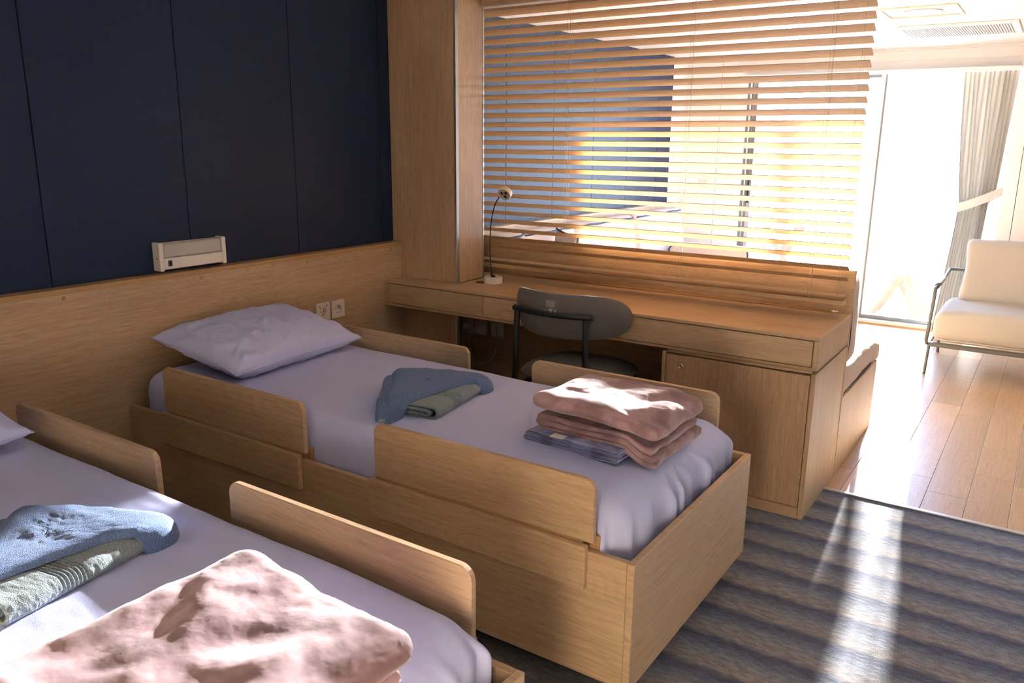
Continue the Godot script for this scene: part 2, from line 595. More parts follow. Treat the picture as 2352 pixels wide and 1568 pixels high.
func shell() -> void:
	var f := struct_node("floor")
	one_box("carpet", Vector3(-0.2, -0.12, -0.372), Vector3(RIGHT + 0.1, 0.0, NEAR + 0.1), M.carpet, f)
	var w := struct_node("floor")
	one_box("subfloor", Vector3(-0.2, -0.14, FAR - 0.2), Vector3(RIGHT + 0.1, -0.015, -0.375), M.dark_void, w)
	var rng := RandomNumberGenerator.new()
	rng.seed = 12
	var pw := 0.157
	for i in range(-18, 12):
		var x := 2.585 + pw * i
		if x < -0.2 or x + pw > RIGHT + 0.1: continue
		var z := FAR - 0.1 - rng.randf() * 1.1
		while z < -0.39:
			var a := maxf(z, FAR - 0.1)
			var b := minf(z + 1.25, -0.388)
			if b - a > 0.03: one_box("plank", Vector3(x + 0.0006, -0.013, a + 0.0006), Vector3(x + pw - 0.0006, 0.0, b - 0.0006), M["plank_%d" % rng.randi_range(0, 3)], w, 0.001)
			z += 1.25
	var strip := struct_node("trim_1")
	one_box("threshold", Vector3(2.21, -0.01, -0.389), Vector3(RIGHT, 0.005, -0.365), M.aluminium, strip, 0.003)
	# outer walls with thickness
	var back := struct_node("wall_back")
	one_box("face", Vector3(-0.2, -0.1, NEAR), Vector3(RIGHT + 0.1, 2.4, NEAR + 0.15), M.cream_paint, back)
	var right := struct_node("wall_right")
	one_box("face", Vector3(RIGHT, -0.1, FAR - 0.1), Vector3(RIGHT + 0.15, 2.4, NEAR + 0.1), M.white_paint, right)
	var left := struct_node("wall_left")
	one_box("backing", Vector3(-0.2, -0.1, FAR - 0.1), Vector3(WALL - 0.012, 2.4, NEAR + 0.1), M.dark_void, left)
	var z0 := 1.66 - 0.575 * 10
	while z0 < NEAR:
		var a := maxf(z0, -3.80)
		var b := minf(z0 + 0.575, NEAR)
		if b - a > 0.05: one_box("panel", Vector3(WALL - 0.014, 0.0, a + 0.0018), Vector3(WALL, TOP, b - 0.0018), M.wall_blue, left, 0.0012)
		z0 += 0.575
	one_box("white_panel", Vector3(WALL - 0.014, 0.0, FAR), Vector3(WALL, TOP, -3.802), M.white_paint, left)
	var c := struct_node("ceiling")
	one_box("slab", Vector3(-0.2, TOP + 0.012, FAR - 0.1), Vector3(RIGHT + 0.1, TOP + 0.15, NEAR + 0.1), M.white_paint, c)
	for s in [[WALL, 0.275], [0.279, 0.348], [0.352, 1.498], [1.502, 1.574], [1.578, 2.724], [2.728, 2.798], [2.802, RIGHT]]:
		one_box("ceiling_panel", Vector3(s[0], TOP, FAR + 0.002), Vector3(s[1], TOP + 0.013, -0.51), M.ceiling_white, c)
	one_box("ceiling_panel", Vector3(WALL, TOP, -0.34), Vector3(RIGHT, TOP + 0.013, NEAR), M.ceiling_white, c)

func window_wall() -> void:
	var w := struct_node("wall_front")
	one_box("pier", Vector3(-0.2, -0.1, FAR - 0.16), Vector3(0.275, 2.4, FAR + 0.02), M.white_paint, w)
	one_box("pier_panel", Vector3(0.279, 0.0, FAR - 0.16), Vector3(0.42, 2.4, FAR + 0.02), M.white_paint, w)
	one_box("pier", Vector3(2.52, -0.1, FAR - 0.16), Vector3(2.612, 2.4, FAR + 0.06), M.white_paint, w)
	one_box("pier", Vector3(2.616, -0.1, FAR - 0.16), Vector3(RIGHT + 0.1, 2.4, FAR + 0.06), M.white_paint, w)
	one_box("fascia", Vector3(-0.2, 2.03, FAR - 0.16), Vector3(2.52, 2.4, FAR), M.white_paint, w)
	one_box("cornice", Vector3(0.42, 2.09, FAR - 0.02), Vector3(2.52, 2.1, FAR + 0.006), M.white_paint, w)
	var t := struct_node("trim_2")
	one_box("ceiling_trim", Vector3(WALL, TOP - 0.012, FAR + 0.0), Vector3(RIGHT, TOP, FAR + 0.03), M.white_paint, t)
	var g := struct_node("window_1")
	one_box("jamb", Vector3(0.42, 0.0, FAR - 0.14), Vector3(0.50, 2.03, FAR - 0.02), M.white_paint, g)
	one_box("jamb_seal", Vector3(0.502, 0.05, FAR - 0.12), Vector3(0.522, 2.02, FAR - 0.03), M.frame_grey, g)
	one_box("jamb_channel", Vector3(0.53, 0.05, FAR - 0.12), Vector3(0.55, 2.02, FAR - 0.04), M.frame_grey, g)
	one_box("leaf_stile", Vector3(0.555, 0.06, FAR - 0.13), Vector3(0.59, 2.01, FAR - 0.03), M.aluminium, g)
	one_box("leaf_head", Vector3(0.59, 1.985, FAR - 0.13), Vector3(1.57, 2.01, FAR - 0.04), M.frame_grey, g)
	one_box("leaf_stile", Vector3(1.545, 0.06, FAR - 0.11), Vector3(1.60, 2.01, FAR - 0.05), M.white_paint, g)
	one_box("leaf_edge", Vector3(1.602, 0.06, FAR - 0.11), Vector3(1.616, 2.01, FAR - 0.04), M.frame_grey, g)
	one_box("jamb", Vector3(2.385, 0.0, FAR - 0.14), Vector3(2.52, 2.03, FAR - 0.02), M.white_paint, g)
	one_box("track", Vector3(0.42, -0.01, FAR - 0.14), Vector3(2.52, 0.035, FAR - 0.0), M.aluminium, g)
	one_box("bottom_rail", Vector3(0.59, 0.036, FAR - 0.12), Vector3(2.385, 0.062, FAR - 0.05), M.frame_grey, g)
	one_box("sill", Vector3(0.42, -0.01, FAR - 0.0), Vector3(2.52, 0.02, FAR + 0.05), M.oak_edge, g, 0.004)
	one_box("pane", Vector3(0.59, 0.062, FAR - 0.083), Vector3(1.545, 1.985, FAR - 0.077), M.window_glass, g)
	one_box("pane", Vector3(1.616, 0.062, FAR - 0.083), Vector3(2.385, 2.03, FAR - 0.077), M.window_glass, g)
	# lock and handle on the inner stile
	one_box("handle", Vector3(0.562, 0.95, FAR - 0.03), Vector3(0.582, 1.15, FAR - 0.005), M.metal_black, g, 0.004)
	# switch plate on the pier
	var s := thing("light_switch", "white light switch plate on the white pier beside the glazed door", "light switch", Vector3(0.16, 1.1, FAR + 0.02))
	one_box("plate", Vector3(0.118, 1.06, FAR + 0.02), Vector3(0.202, 1.142, FAR + 0.028), M.white_plastic, s, 0.003)
	one_box("rocker", Vector3(0.132, 1.074, FAR + 0.028), Vector3(0.188, 1.128, FAR + 0.033), M.white_plastic, s, 0.002)
	curtain()

func curtain() -> void:
	var c := thing("curtain", "cream pleated curtain tied back with a band at the glazed door", "curtain", Vector3(2.35, 0.02, -3.98))
	var tie := 1.06
	var edge := func(y: float) -> Vector2:    # left and right border at height y
		if y >= tie:
			var t := (y - tie) / (1.99 - tie)
			var k := pow(t, 0.7)
			return Vector2(lerpf(2.245, 2.165, k), lerpf(2.47, 2.515, k))
		var t := (tie - y) / tie
		return Vector2(lerpf(2.245, 2.175, pow(t, 1.3)), lerpf(2.44, 2.40, t))
	var pleats := 11.0
	var at := func(u: float, v: float) -> Vector3:
		var y := lerpf(0.025, 1.995, v)
		var e: Vector2 = edge.call(y)
		var squeeze := (e.y - e.x) / 0.35
		var uu := u + 0.012 * sin(v * 9.0 + u * 20.0)
		var amp := 0.022 + 0.012 * (1.0 - squeeze)
		if y > 1.93: amp *= 0.7
		var wave := sin(uu * TAU * pleats + 0.5 * sin(v * 3.0)) + 0.35 * sin(uu * TAU * pleats * 0.37 + 1.0 + v * 2.0)
		var gather := 0.0
		if y > 1.93: gather = 0.006 * sin(uu * TAU * pleats * 3.0)
		return Vector3(lerpf(e.x, e.y, u) + 0.005 * cos(uu * TAU * pleats), y, -3.985 + amp * wave + gather)
	var st := smooth()
	sheet(st, 180, 60, at)
	var at_back := func(u: float, v: float) -> Vector3: return at.call(u, v) - Vector3(0, 0, 0.004)
	sheet(st, 180, 60, at_back, true)
	build(st, "cloth", M.curtain, c)
	st = smooth()
	var band := func(u: float, v: float) -> Vector3:
		var x := lerpf(2.235, 2.525, u)
		var y := lerpf(1.0, 1.135, pow(u, 1.2)) + lerpf(-0.035, 0.035, v)
		return Vector3(x, y, -3.945 + 0.02 * sin(u * PI) - 0.03 * u + 0.004 * n3(Vector3(x, y, 0), 14.0))
	sheet(st, 24, 6, band)
	var band_back := func(u: float, v: float) -> Vector3: return band.call(u, v) - Vector3(0, 0, 0.003)
	sheet(st, 24, 6, band_back, true)
	build(st, "tie_band", M.curtain, c)
	var r := thing("curtain_rail", "slim white curtain rail under the fascia above the cream curtain", "curtain rail", Vector3(1.5, 2.0, -3.985))
	one_box("rail", Vector3(0.5, 1.997, -4.0), Vector3(2.519, 2.015, -3.97), M.white_paint, r)
	one_box("rail_fixing", Vector3(0.5, 2.015, -4.1), Vector3(2.519, 2.025, -3.97), M.white_paint, r)

func column_and_partition() -> void:
	var c := thing("wood_column", "tall oak column with metal corner strips between blue wall and slatted blind", "column", Vector3(0.18, 0, -0.26))
	one_box("front_panel", Vector3(WALL, 0.0, -0.162), Vector3(0.360, TOP, -0.142), M.oak_upright_b, c)
	one_box("side_panel", Vector3(0.352, 0.7505, -0.365), Vector3(0.372, TOP, -0.164), M.oak_upright, c)
	one_box("back_panel", Vector3(WALL, 0.7505, -0.372), Vector3(0.350, TOP, -0.352), M.oak_upright, c)
	one_box("corner_strip", Vector3(0.3605, 0.0, -0.1635), Vector3(0.374, TOP, -0.140), M.aluminium, c)
	one_box("corner_strip", Vector3(0.3505, 0.7505, -0.378), Vector3(0.374, TOP, -0.3655), M.aluminium, c)
	var b := struct_node("trim_3")
	one_box("header_board", Vector3(WALL, 2.108, -0.505), Vector3(RIGHT, TOP, -0.485), M.oak_level, b)
	one_box("header_board", Vector3(0.375, 2.108, -0.365), Vector3(RIGHT, TOP, -0.345), M.oak_level_b, b)
	one_box("header_liner", Vector3(WALL, 2.165, -0.484), Vector3(RIGHT, 2.18, -0.38), M.white_paint, b)
	var p := thing("partition_panel", "oak partition board standing behind the desk and the slatted blind", "partition", Vector3(1.1, 0, -0.55))
	one_box("board", Vector3(WALL, 0.0, -0.558), Vector3(2.212, 0.94, -0.537), M.oak_level_c, p)

func blind() -> void:
	var b := thing("venetian_blind", "wooden venetian blind hanging above the desk against the lounge", "blind", Vector3(1.2, 0.8, -0.452))
	var x0 := 0.10
	var x1 := 2.196
	var zc := -0.452
	var pitch := 0.0452
	var y := 2.088
	var k := 0
	var cords := [0.832, 1.455, 2.048, 2.168]
	one_box("head_rail", Vector3(x0, 2.118, zc - 0.025), Vector3(x1, 2.16, zc + 0.025), M.white_plastic, b)
	var top_y := 2.12
	while y > 0.84:
		var tilt := deg_to_rad(27.0)
		if y < 0.885: tilt = deg_to_rad(-4.0)
		elif y < 0.93: tilt = deg_to_rad(24.0)
		var ay := y if y > 0.885 else 0.842
		var rng := RandomNumberGenerator.new()
		rng.seed = 100 + k
		tilt += deg_to_rad(rng.randf_range(-0.8, 0.8))
		var end := x1 + rng.randf_range(-0.002, 0.002)
		var st := flat()
		var n := 4
		var pts := []
		for i in n + 1:
			var t := -1.0 + 2.0 * i / n
			pts.append(Vector2(t * 0.025, 0.0022 * (1.0 - t * t)))
		for side in [1.0, -1.0]:
			for i in n:
				var q := []
				for e in [[x0, i], [end, i], [end, i + 1], [x0, i + 1]]:
					var p: Vector2 = pts[e[1]]
					var v := Vector2(p.x, p.y + side * 0.0014)
					q.append(Vector3(e[0], ay + v.x * sin(tilt) + v.y * cos(tilt), zc + v.x * cos(tilt) - v.y * sin(tilt)))
				quad_out(st, q[0], q[1], q[2], q[3], Vector3(0, side * cos(tilt), -side * sin(tilt)))
		for e in [[0, 1.0], [n, 1.0]]:
			var p: Vector2 = pts[e[0]]
			var q := []
			for s in [[x0, -1.0], [end, -1.0], [end, 1.0], [x0, 1.0]]:
				var v := Vector2(p.x, p.y + s[1] * 0.0014)
				q.append(Vector3(s[0], ay + v.x * sin(tilt) + v.y * cos(tilt), zc + v.x * cos(tilt) - v.y * sin(tilt)))
			quad_out(st, q[0], q[1], q[2], q[3], Vector3(0, signf(p.x) * sin(tilt), signf(p.x) * cos(tilt)))
		build(st, "slat", M.slat_wood, b)
		y -= pitch
		k += 1
	one_box("bottom_rail", Vector3(x0, 0.802, zc - 0.026), Vector3(x1 + 0.001, 0.823, zc + 0.026), M.slat_wood, b, 0.003)
	for x in cords:
		var st := smooth()
		var dz: float = 0.0235
		tube(st, [Vector3(x - 0.004, 0.815, zc + dz), Vector3(x - 0.004, top_y, zc + dz)], 0.0007, 5)
		tube(st, [Vector3(x - 0.004, 0.815, zc - dz), Vector3(x - 0.004, top_y, zc - dz)], 0.0007, 5)
		if x < 2.1: tube(st, [Vector3(x + 0.010, 0.815, zc + dz + 0.001), Vector3(x + 0.010, top_y, zc + dz + 0.001)], 0.0009, 5)
		build(st, "ladder_cord", M.cable_white, b)
	var st := smooth()
	tube(st, [Vector3(0.60, 0.757, -0.522), Vector3(2.13, 0.757, -0.522)], 0.004, 10)
	var w := thing("tilt_wand", "thin brown rod with metal tip lying on desk along the partition", "rod", Vector3(1.4, 0.75, -0.522))
	build(st, "rod", M.oak_edge, w)
	st = smooth()
	lathe(st, Vector3(2.13, 0.757, -0.522), [Vector2(0, 0), Vector2(0.006, 0.0), Vector2(0.0065, 0.012), Vector2(0.0045, 0.016), Vector2(0.0065, 0.02), Vector2(0.006, 0.03), Vector2(0, 0.031)], 12, Basis(Vector3(0, 0, 1), -PI / 2))
	build(st, "tip", M.chrome, w)

func headboard_wall() -> void:
	var h := thing("headboard", "long oak headboard panel along the dark blue wall", "headboard", Vector3(0, 0, 1.8))
	one_box("board", Vector3(-0.02, 0.0, -0.141), Vector3(0.0, 0.936, 0.7265), M.oak_level, h, 0.0012)
	one_box("board", Vector3(-0.02, 0.0, 0.7275), Vector3(0.0, 0.936, NEAR - 0.01), M.oak_level_b, h, 0.0012)
	one_box("ledge", Vector3(WALL, 0.92, -0.141), Vector3(0.001, 0.94, NEAR - 0.01), M.oak_edge, h)
	for z in [1.656, 1.094, 0.522, -0.058]:
		var st := smooth()
		lathe(st, Vector3(0.0, 0.907, z), [Vector2(0.0075, 0.0), Vector2(0.0075, 0.0012), Vector2(0.006, 0.0016), Vector2(0, 0.0017)], 16, Basis(Vector3(0, 0, 1), -PI / 2))
		build(st, "screw_cap", M.oak_edge, h)
	# reading light on the wall
	var l := thing("wall_reading_light", "white box reading light with frosted cover above the oak headboard", "wall light", Vector3(-0.035, 0.945, 1.10))
	var fx := -0.010
	var yb := 0.950
	one_box("body", Vector3(WALL, yb + 0.006, 0.972), Vector3(fx - 0.001, yb + 0.05, 1.244), M.white_plastic, l, 0.003)
	one_box("back_plate", Vector3(WALL, yb + 0.05, 0.972), Vector3(-0.048, yb + 0.108, 1.244), M.white_plastic, l)
	one_box("diffuser", Vector3(-0.047, yb + 0.051, 0.973), Vector3(fx - 0.004, yb + 0.107, 1.243), M.diffuser, l, 0.006)
	for z in [0.954, 1.245]:
		var cap := one_box("end_cap", Vector3(WALL, yb, z), Vector3(fx, yb + 0.113, z + 0.018), M.white_plastic, l, 0.003)
		if z > 1.0:
			var st := smooth()
			lathe(st, Vector3(-0.032, yb + 0.05, z + 0.018), [Vector2(0.003, -0.001), Vector2(0.003, 0.0006), Vector2(0, 0.0006)], 10, Basis(Vector3(1, 0, 0), PI / 2))
			build(st, "screw", M.black_plastic, cap)
	var sw := one_box("switch", Vector3(fx - 0.001, yb + 0.018, 1.212), Vector3(fx + 0.002, yb + 0.041, 1.229), M.black_plastic, l, 0.001)
	one_box("rocker", Vector3(fx + 0.002, yb + 0.021, 1.215), Vector3(fx + 0.004, yb + 0.038, 1.226), M.black_plastic, sw, 0.001)
	# sockets on the headboard
	socket_x("white double-slotted wall socket on the headboard, half behind the pillow", 0.402, true)
	socket_x("plain white round wall socket on the headboard beside the slotted one", 0.305, false)

func ring_hole(st: SurfaceTool, half: float, r: float, n: int, to3: Callable) -> void:   # square face with a round hole and a recessed cup
	for k in n:
		var a0 := TAU * k / n
		var a1 := TAU * (k + 1) / n
		var c0 := Vector2(cos(a0), sin(a0))
		var c1 := Vector2(cos(a1), sin(a1))
		var o0 := c0 * half / maxf(absf(c0.x), absf(c0.y))
		var o1 := c1 * half / maxf(absf(c1.x), absf(c1.y))
		var out: Vector3 = to3.call(0.0, 0.0, 1.0) - to3.call(0.0, 0.0, 0.0)
		quad_out(st, to3.call(o0.x, o0.y, 0.0), to3.call(o1.x, o1.y, 0.0), to3.call(c1.x * r, c1.y * r, 0.0), to3.call(c0.x * r, c0.y * r, 0.0), out)

func socket_x(label: String, z: float, slots: bool) -> void:
	var s := thing("wall_socket", label, "socket", Vector3(0.0, 0.612, z + 0.0425), "sockets on the headboard")
	var yc := 0.654
	var zc := z + 0.0425
	var plate := flat()
	var to3 := func(a: float, b: float, d: float) -> Vector3: return Vector3(0.011 + d, yc + b, zc - a)
	ring_hole(plate, 0.0425, 0.02, 32, to3)
	for k in 4:
		var q := [Vector2(-1, -1), Vector2(1, -1), Vector2(1, 1), Vector2(-1, 1)]
		var a: Vector2 = q[k] * 0.0425
		var b: Vector2 = q[(k + 1) % 4] * 0.0425
		quad_out(plate, to3.call(a.x, a.y, 0.0), to3.call(b.x, b.y, 0.0), to3.call(b.x, b.y, -0.011), to3.call(a.x, a.y, -0.011), to3.call(a.x + b.x, a.y + b.y, 0.0) - to3.call(0.0, 0.0, 0.0))
	build(plate, "plate", M.white_plastic, s)
	var cup := flat()
	var prof := [Vector2(0.02, 0.011), Vector2(0.0195, 0.001), Vector2(0.0, 0.001)]
	for i in 2:
		for k in 24:
			var a0 := TAU * k / 24
			var a1 := TAU * (k + 1) / 24
			var p: Vector2 = prof[i]
			var q: Vector2 = prof[i + 1]
			var mid := Vector3(0.02, yc, zc)
			var v := [Vector3(p.y, yc + cos(a0) * p.x, zc + sin(a0) * p.x), Vector3(p.y, yc + cos(a1) * p.x, zc + sin(a1) * p.x), Vector3(q.y, yc + cos(a1) * q.x, zc + sin(a1) * q.x), Vector3(q.y, yc + cos(a0) * q.x, zc + sin(a0) * q.x)]
			quad_out(cup, v[0], v[1], v[2], v[3], mid - v[0])
	build(cup, "recess", M.white_plastic, s)
	for dz in [-0.0095, 0.0095]:
		var st := smooth()
		lathe(st, Vector3(0.001, yc, zc + dz), [Vector2(0.0026, 0.0), Vector2(0.0026, 0.0006), Vector2(0, 0.0006)], 10, Basis(Vector3(0, 0, 1), -PI / 2))
		build(st, "pin_hole", M.black_plastic, s)
	for dy in [-0.0185, 0.0185]:
		one_box("earth_clip", Vector3(0.001, yc + dy - 0.0015, zc - 0.003), Vector3(0.012, yc + dy + 0.0015, zc + 0.003), M.aluminium, s, 0.0005)
	if slots:
		for k in [[0.022, 0.026, -0.6], [-0.020, 0.028, 0.6]]:
			var st := flat()
			var c := Vector2(k[0], k[1])
			var d := Vector2(cos(k[2] + PI / 2), sin(k[2] + PI / 2)) * 0.0065
			var e := Vector2(-d.y, d.x) * 0.3
			var ps := [c - d - e, c - d + e, c + d + e, c + d - e]
			var w := []
			for p in ps: w.append(Vector3(0.0115, yc + p.y, zc + p.x))
			quad_out(st, w[0], w[1], w[2], w[3], Vector3(1, 0, 0))
			build(st, "port_slot", M.black_plastic, s)

func desk() -> void:
	var d := thing("desk", "long built-in oak desk with shallow drawers under the slatted blind", "desk", Vector3(1.1, 0.615, -0.27))
	var st := flat()
	box(st, Vector3(0.0, 0.737, -0.537), Vector3(2.2105, 0.75, -0.378), 0.0012)
	box(st, Vector3(0.376, 0.737, -0.378), Vector3(2.2105, 0.75, -0.138), 0.0012)
	box(st, Vector3(0.0, 0.737, -0.139), Vector3(2.2105, 0.75, 0.0), 0.0012)
	build(st, "desktop", M.oak_level, d)
	one_box("side_board", Vector3(0.0, 0.63, -0.537), Vector3(0.024, 0.737, 0.0), M.oak_level_b, d)
	one_box("end_board", Vector3(2.191, 0.63, -0.537), Vector3(2.2105, 0.7365, 0.0), M.oak_upright, d)
	one_box("bottom_board", Vector3(0.376, 0.6175, -0.537), Vector3(2.2105, 0.6295, -0.002), M.oak_level_b, d)
	one_box("bottom_board", Vector3(0.0, 0.6175, -0.138), Vector3(0.375, 0.6295, -0.002), M.oak_level_b, d)
	for s in [[0.027, 0.6375, "oak_level_b"], [0.6405, 1.3745, "oak_level_c"], [1.3775, 2.188, "oak_level"]]:
		var r := one_box("drawer", Vector3(s[0], 0.632, -0.02), Vector3(s[1], 0.7335, -0.001), M[s[2]], d)
		one_box("drawer_box", Vector3(s[0] + 0.02, 0.635, -0.13), Vector3(s[1] - 0.02, 0.72, -0.0205), M.oak_edge, r)
	st = smooth()
	lathe(st, Vector3(0.452, 0.75, -0.245), [Vector2(0.03, 0.0), Vector2(0.03, 0.002), Vector2(0.026, 0.003), Vector2(0, 0.003)], 24)
	build(st, "cable_grommet", M.black_plastic, d)
	# cupboard under the end of the desk
	var c := thing("desk_cupboard", "oak cupboard with round lock under the open end of the desk", "cupboard", Vector3(1.9, 0, -0.27))
	one_box("side_panel", Vector3(2.192, 0.0, -0.537), Vector3(2.2105, 0.606, -0.002), M.oak_upright, c)
	one_box("side_panel", Vector3(1.578, 0.0, -0.537), Vector3(1.594, 0.606, -0.002), M.oak_upright, c)
	one_box("plinth", Vector3(1.595, 0.0, -0.022), Vector3(2.191, 0.047, -0.004), M.oak_level_c, c)
	one_box("top_panel", Vector3(1.595, 0.598, -0.537), Vector3(2.191, 0.612, -0.022), M.oak_level, c)
	one_box("back_panel", Vector3(1.595, 0.0, -0.537), Vector3(2.191, 0.597, -0.527), M.oak_level, c)
	var door := one_box("door", Vector3(1.5965, 0.050, -0.021), Vector3(2.1895, 0.596, -0.002), M.oak_upright_b, c)
	st = smooth()
	lathe(st, Vector3(1.664, 0.551, -0.002), [Vector2(0.0135, 0.0), Vector2(0.0135, 0.004), Vector2(0.011, 0.0065), Vector2(0.0085, 0.006), Vector2(0.008, 0.0045), Vector2(0, 0.0045)], 20, Basis(Vector3(1, 0, 0), PI / 2))
	build(st, "lock", M.chrome, door)
	# sockets and leads on the back board under the desk
	for k in 3:
		var x: float = [0.15, 0.245, 0.36][k]
		var s := thing("wall_socket", ["white socket with a plug under the desk beside the column", "white socket with a looped lead under the desk", "white socket under the desk, farthest from the column"][k], "socket", Vector3(x, 0.385, -0.53))
		one_box("plate", Vector3(x - 0.041, 0.388, -0.537), Vector3(x + 0.041, 0.470, -0.520), M.white_plastic, s, 0.003)
		if k < 2:
			st = smooth()
			lathe(st, Vector3(x, 0.43, -0.520), [Vector2(0.019, 0.0), Vector2(0.019, 0.03), Vector2(0.012, 0.04), Vector2(0, 0.04)], 18, Basis(Vector3(1, 0, 0), PI / 2))
			build(st, "plug", M.white_plastic, s)
	var l := thing("power_lead", "white power lead hanging from the first socket under the desk", "cable", Vector3(0.2, 0.0, -0.48))
	st = smooth()
	tube(st, curve([Vector3(0.15, 0.425, -0.485), Vector3(0.155, 0.40, -0.468), Vector3(0.16, 0.33, -0.465), Vector3(0.185, 0.25, -0.465), Vector3(0.23, 0.15, -0.46), Vector3(0.27, 0.03, -0.46), Vector3(0.36, 0.005, -0.44), Vector3(0.7, 0.005, -0.42)]), 0.004, 8)
	build(st, "lead", M.cable_white, l)
	l = thing("power_lead", "white power lead hanging in a wide loop under the desk", "cable", Vector3(0.3, 0.3, -0.45))
	st = smooth()
	tube(st, curve([Vector3(0.245, 0.425, -0.485), Vector3(0.225, 0.40, -0.465), Vector3(0.215, 0.34, -0.46), Vector3(0.25, 0.27, -0.45), Vector3(0.315, 0.245, -0.45), Vector3(0.38, 0.29, -0.45), Vector3(0.41, 0.37, -0.45), Vector3(0.40, 0.45, -0.46), Vector3(0.385, 0.55, -0.47), Vector3(0.385, 0.616, -0.47)]), 0.0035, 8)
	build(st, "lead", M.cable_white, l)

# ---------------------------------------------------------------- beds
func make_bed(label: String) -> Node3D:   # local axes: x 0..2.152 from the headboard, z 0..0.897, y from the floor
	var b := thing("bed", label, "bed", Vector3.ZERO)
	var t := 0.02
	var w := 0.897
	var top := 0.455
	var low := 0.097
	one_box("side_panel", Vector3(0.002, low, 0), Vector3(2.1315, top, t), M.oak_level_b, b)
	one_box("side_panel", Vector3(0.002, low, w - t), Vector3(2.1315, top, w), M.oak_level_c, b)
	one_box("foot_panel", Vector3(2.132, low, 0), Vector3(2.152, top, w), M.oak_level, b)
	one_box("mattress_base", Vector3(0.004, 0.25, t), Vector3(2.132, 0.285, w - t), M.oak_edge, b)
	for x in [0.15, 1.1, 1.95]:
		for z in [0.14, w - 0.2]:
			one_box("leg", Vector3(x, 0.0, z), Vector3(x + 0.06, 0.25, z + 0.06), M.oak_edge, b)
	for side in [0, 1]:
		for s in [[0.235, 0.985], [1.29, 2.035]]:
			var z0 := 0.001 if side == 0 else w - t + 0.001
			var line := rounded(s[1] - s[0], 0.17, [0.0, 0.0, 0.032, 0.032], 6)
			var st := flat()
			var to3 := func(a: float, c: float, d: float) -> Vector3: return Vector3(s[0] + a, 0.478 + c, z0 + d)
			extrude(st, line, 0.0, 0.018, 0.0025, to3)
			var r := build(st, "guard_rail", M.oak_level_b if side else M.oak_level, b)
			var zo := -0.019 if side == 0 else w + 0.0005
			one_box("clamp_board", Vector3(s[0] - 0.012, 0.356, zo), Vector3(s[1] - 0.012, 0.474, zo + 0.0185), M.oak_level_c if side else M.oak_level, r)
			var zi := t + 0.0005 if side == 0 else w - t - 0.019
			one_box("inner_cleat", Vector3(s[0] - 0.012, 0.40, zi), Vector3(s[1] + 0.008, 0.492, zi + 0.0185), M.oak_edge, r)
			one_box("spacer", Vector3(s[0] + 0.02, 0.4565, z0 + 0.001), Vector3(s[1] - 0.03, 0.4775, z0 + 0.017), M.oak_edge, r)
	return b

func beds() -> void:
	var b := make_bed("oak bed with guard rails beside the desk, blanket stack near its foot")
	b.position = Vector3(0, 0, 0.56)
	copy(b, Vector3(0, 0, 1.949), "oak bed with guard rails farther from the desk, sunlit blanket on it")

func make_mattress(label: String) -> Node3D:   # local axes as the bed
	var m := thing("mattress", label, "mattress", Vector3.ZERO)
	var st := smooth()
	var x1 := 2.098
	var bend := func(p: Vector3) -> Vector3:
		var q := p
		# slight crown of the top and creases of the sheet
		var inside := smoothstep(0.02, 0.12, p.x) * smoothstep(0.02, 0.12, x1 - p.x)
		var up := smoothstep(0.46, 0.57, p.y)
		q.y += up * (0.003 * n3(p, 3.0) + 0.0016 * n3(Vector3(p.x * 0.5, 0, p.z), 16.0) - 0.014 * smoothstep(1.75, 2.11, p.x))
		# loose upright folds at the foot
		var foot := smoothstep(1.95, 2.05, p.x) * smoothstep(0.582, 0.49, p.y)
		if foot > 0.0:
			var out := Vector3(maxf(0.0, p.x - 2.0), 0.0, maxf(0.0, p.z - 0.79) - maxf(0.0, 0.10 - p.z)).normalized()
			var along := p.z + (2.1 - p.x) * (1.0 if p.z > 0.45 else -1.0)
			var f := 0.5 + 0.5 * sin(along * 64.0 + 3.5 * n3(Vector3(along * 4.0, 0.0, 1.0), 1.0))
			var g := clampf(0.5 + n3(Vector3(along * 7.0, p.y * 1.5, 4.0), 1.0), 0.0, 1.0)
			q += out * foot * 0.036 * f * f * g
			if p.y < 0.47: q.x = minf(q.x, 2.1305)
		return q
	soft_box(st, Vector3((0.016 + x1) / 2, 0.4365, 0.4485), Vector3(x1 - 0.016, 0.303, 0.828), Vector3(0.095, 0.085, 0.075), Vector3i(150, 40, 130), bend)
	build(st, "fitted_sheet", M.sheet_lavender, m)
	return m

func bedding() -> void:
	var m := make_mattress("mattress in lavender sheet on the bed beside the desk")
	m.position = Vector3(0, 0, 0.56)
	copy(m, Vector3(0, 0, 1.949), "mattress in lavender sheet on the bed farther from the desk")
	var p := make_pillow("lavender pillow leaning on the headboard of the bed beside the desk")
	p.position = Vector3(0.0, 0.0, 0.56)
	copy(p, Vector3(0.05, 0.0, 1.955), "lavender pillow on the bed farther from the desk, only its corner showing")
	towels(Vector3.ZERO, "the bed beside the desk")
	towels(Vector3(0.075, 0.0, 1.335), "the sunlit bed")
	blanket_near_desk()
	blanket_sunlit()

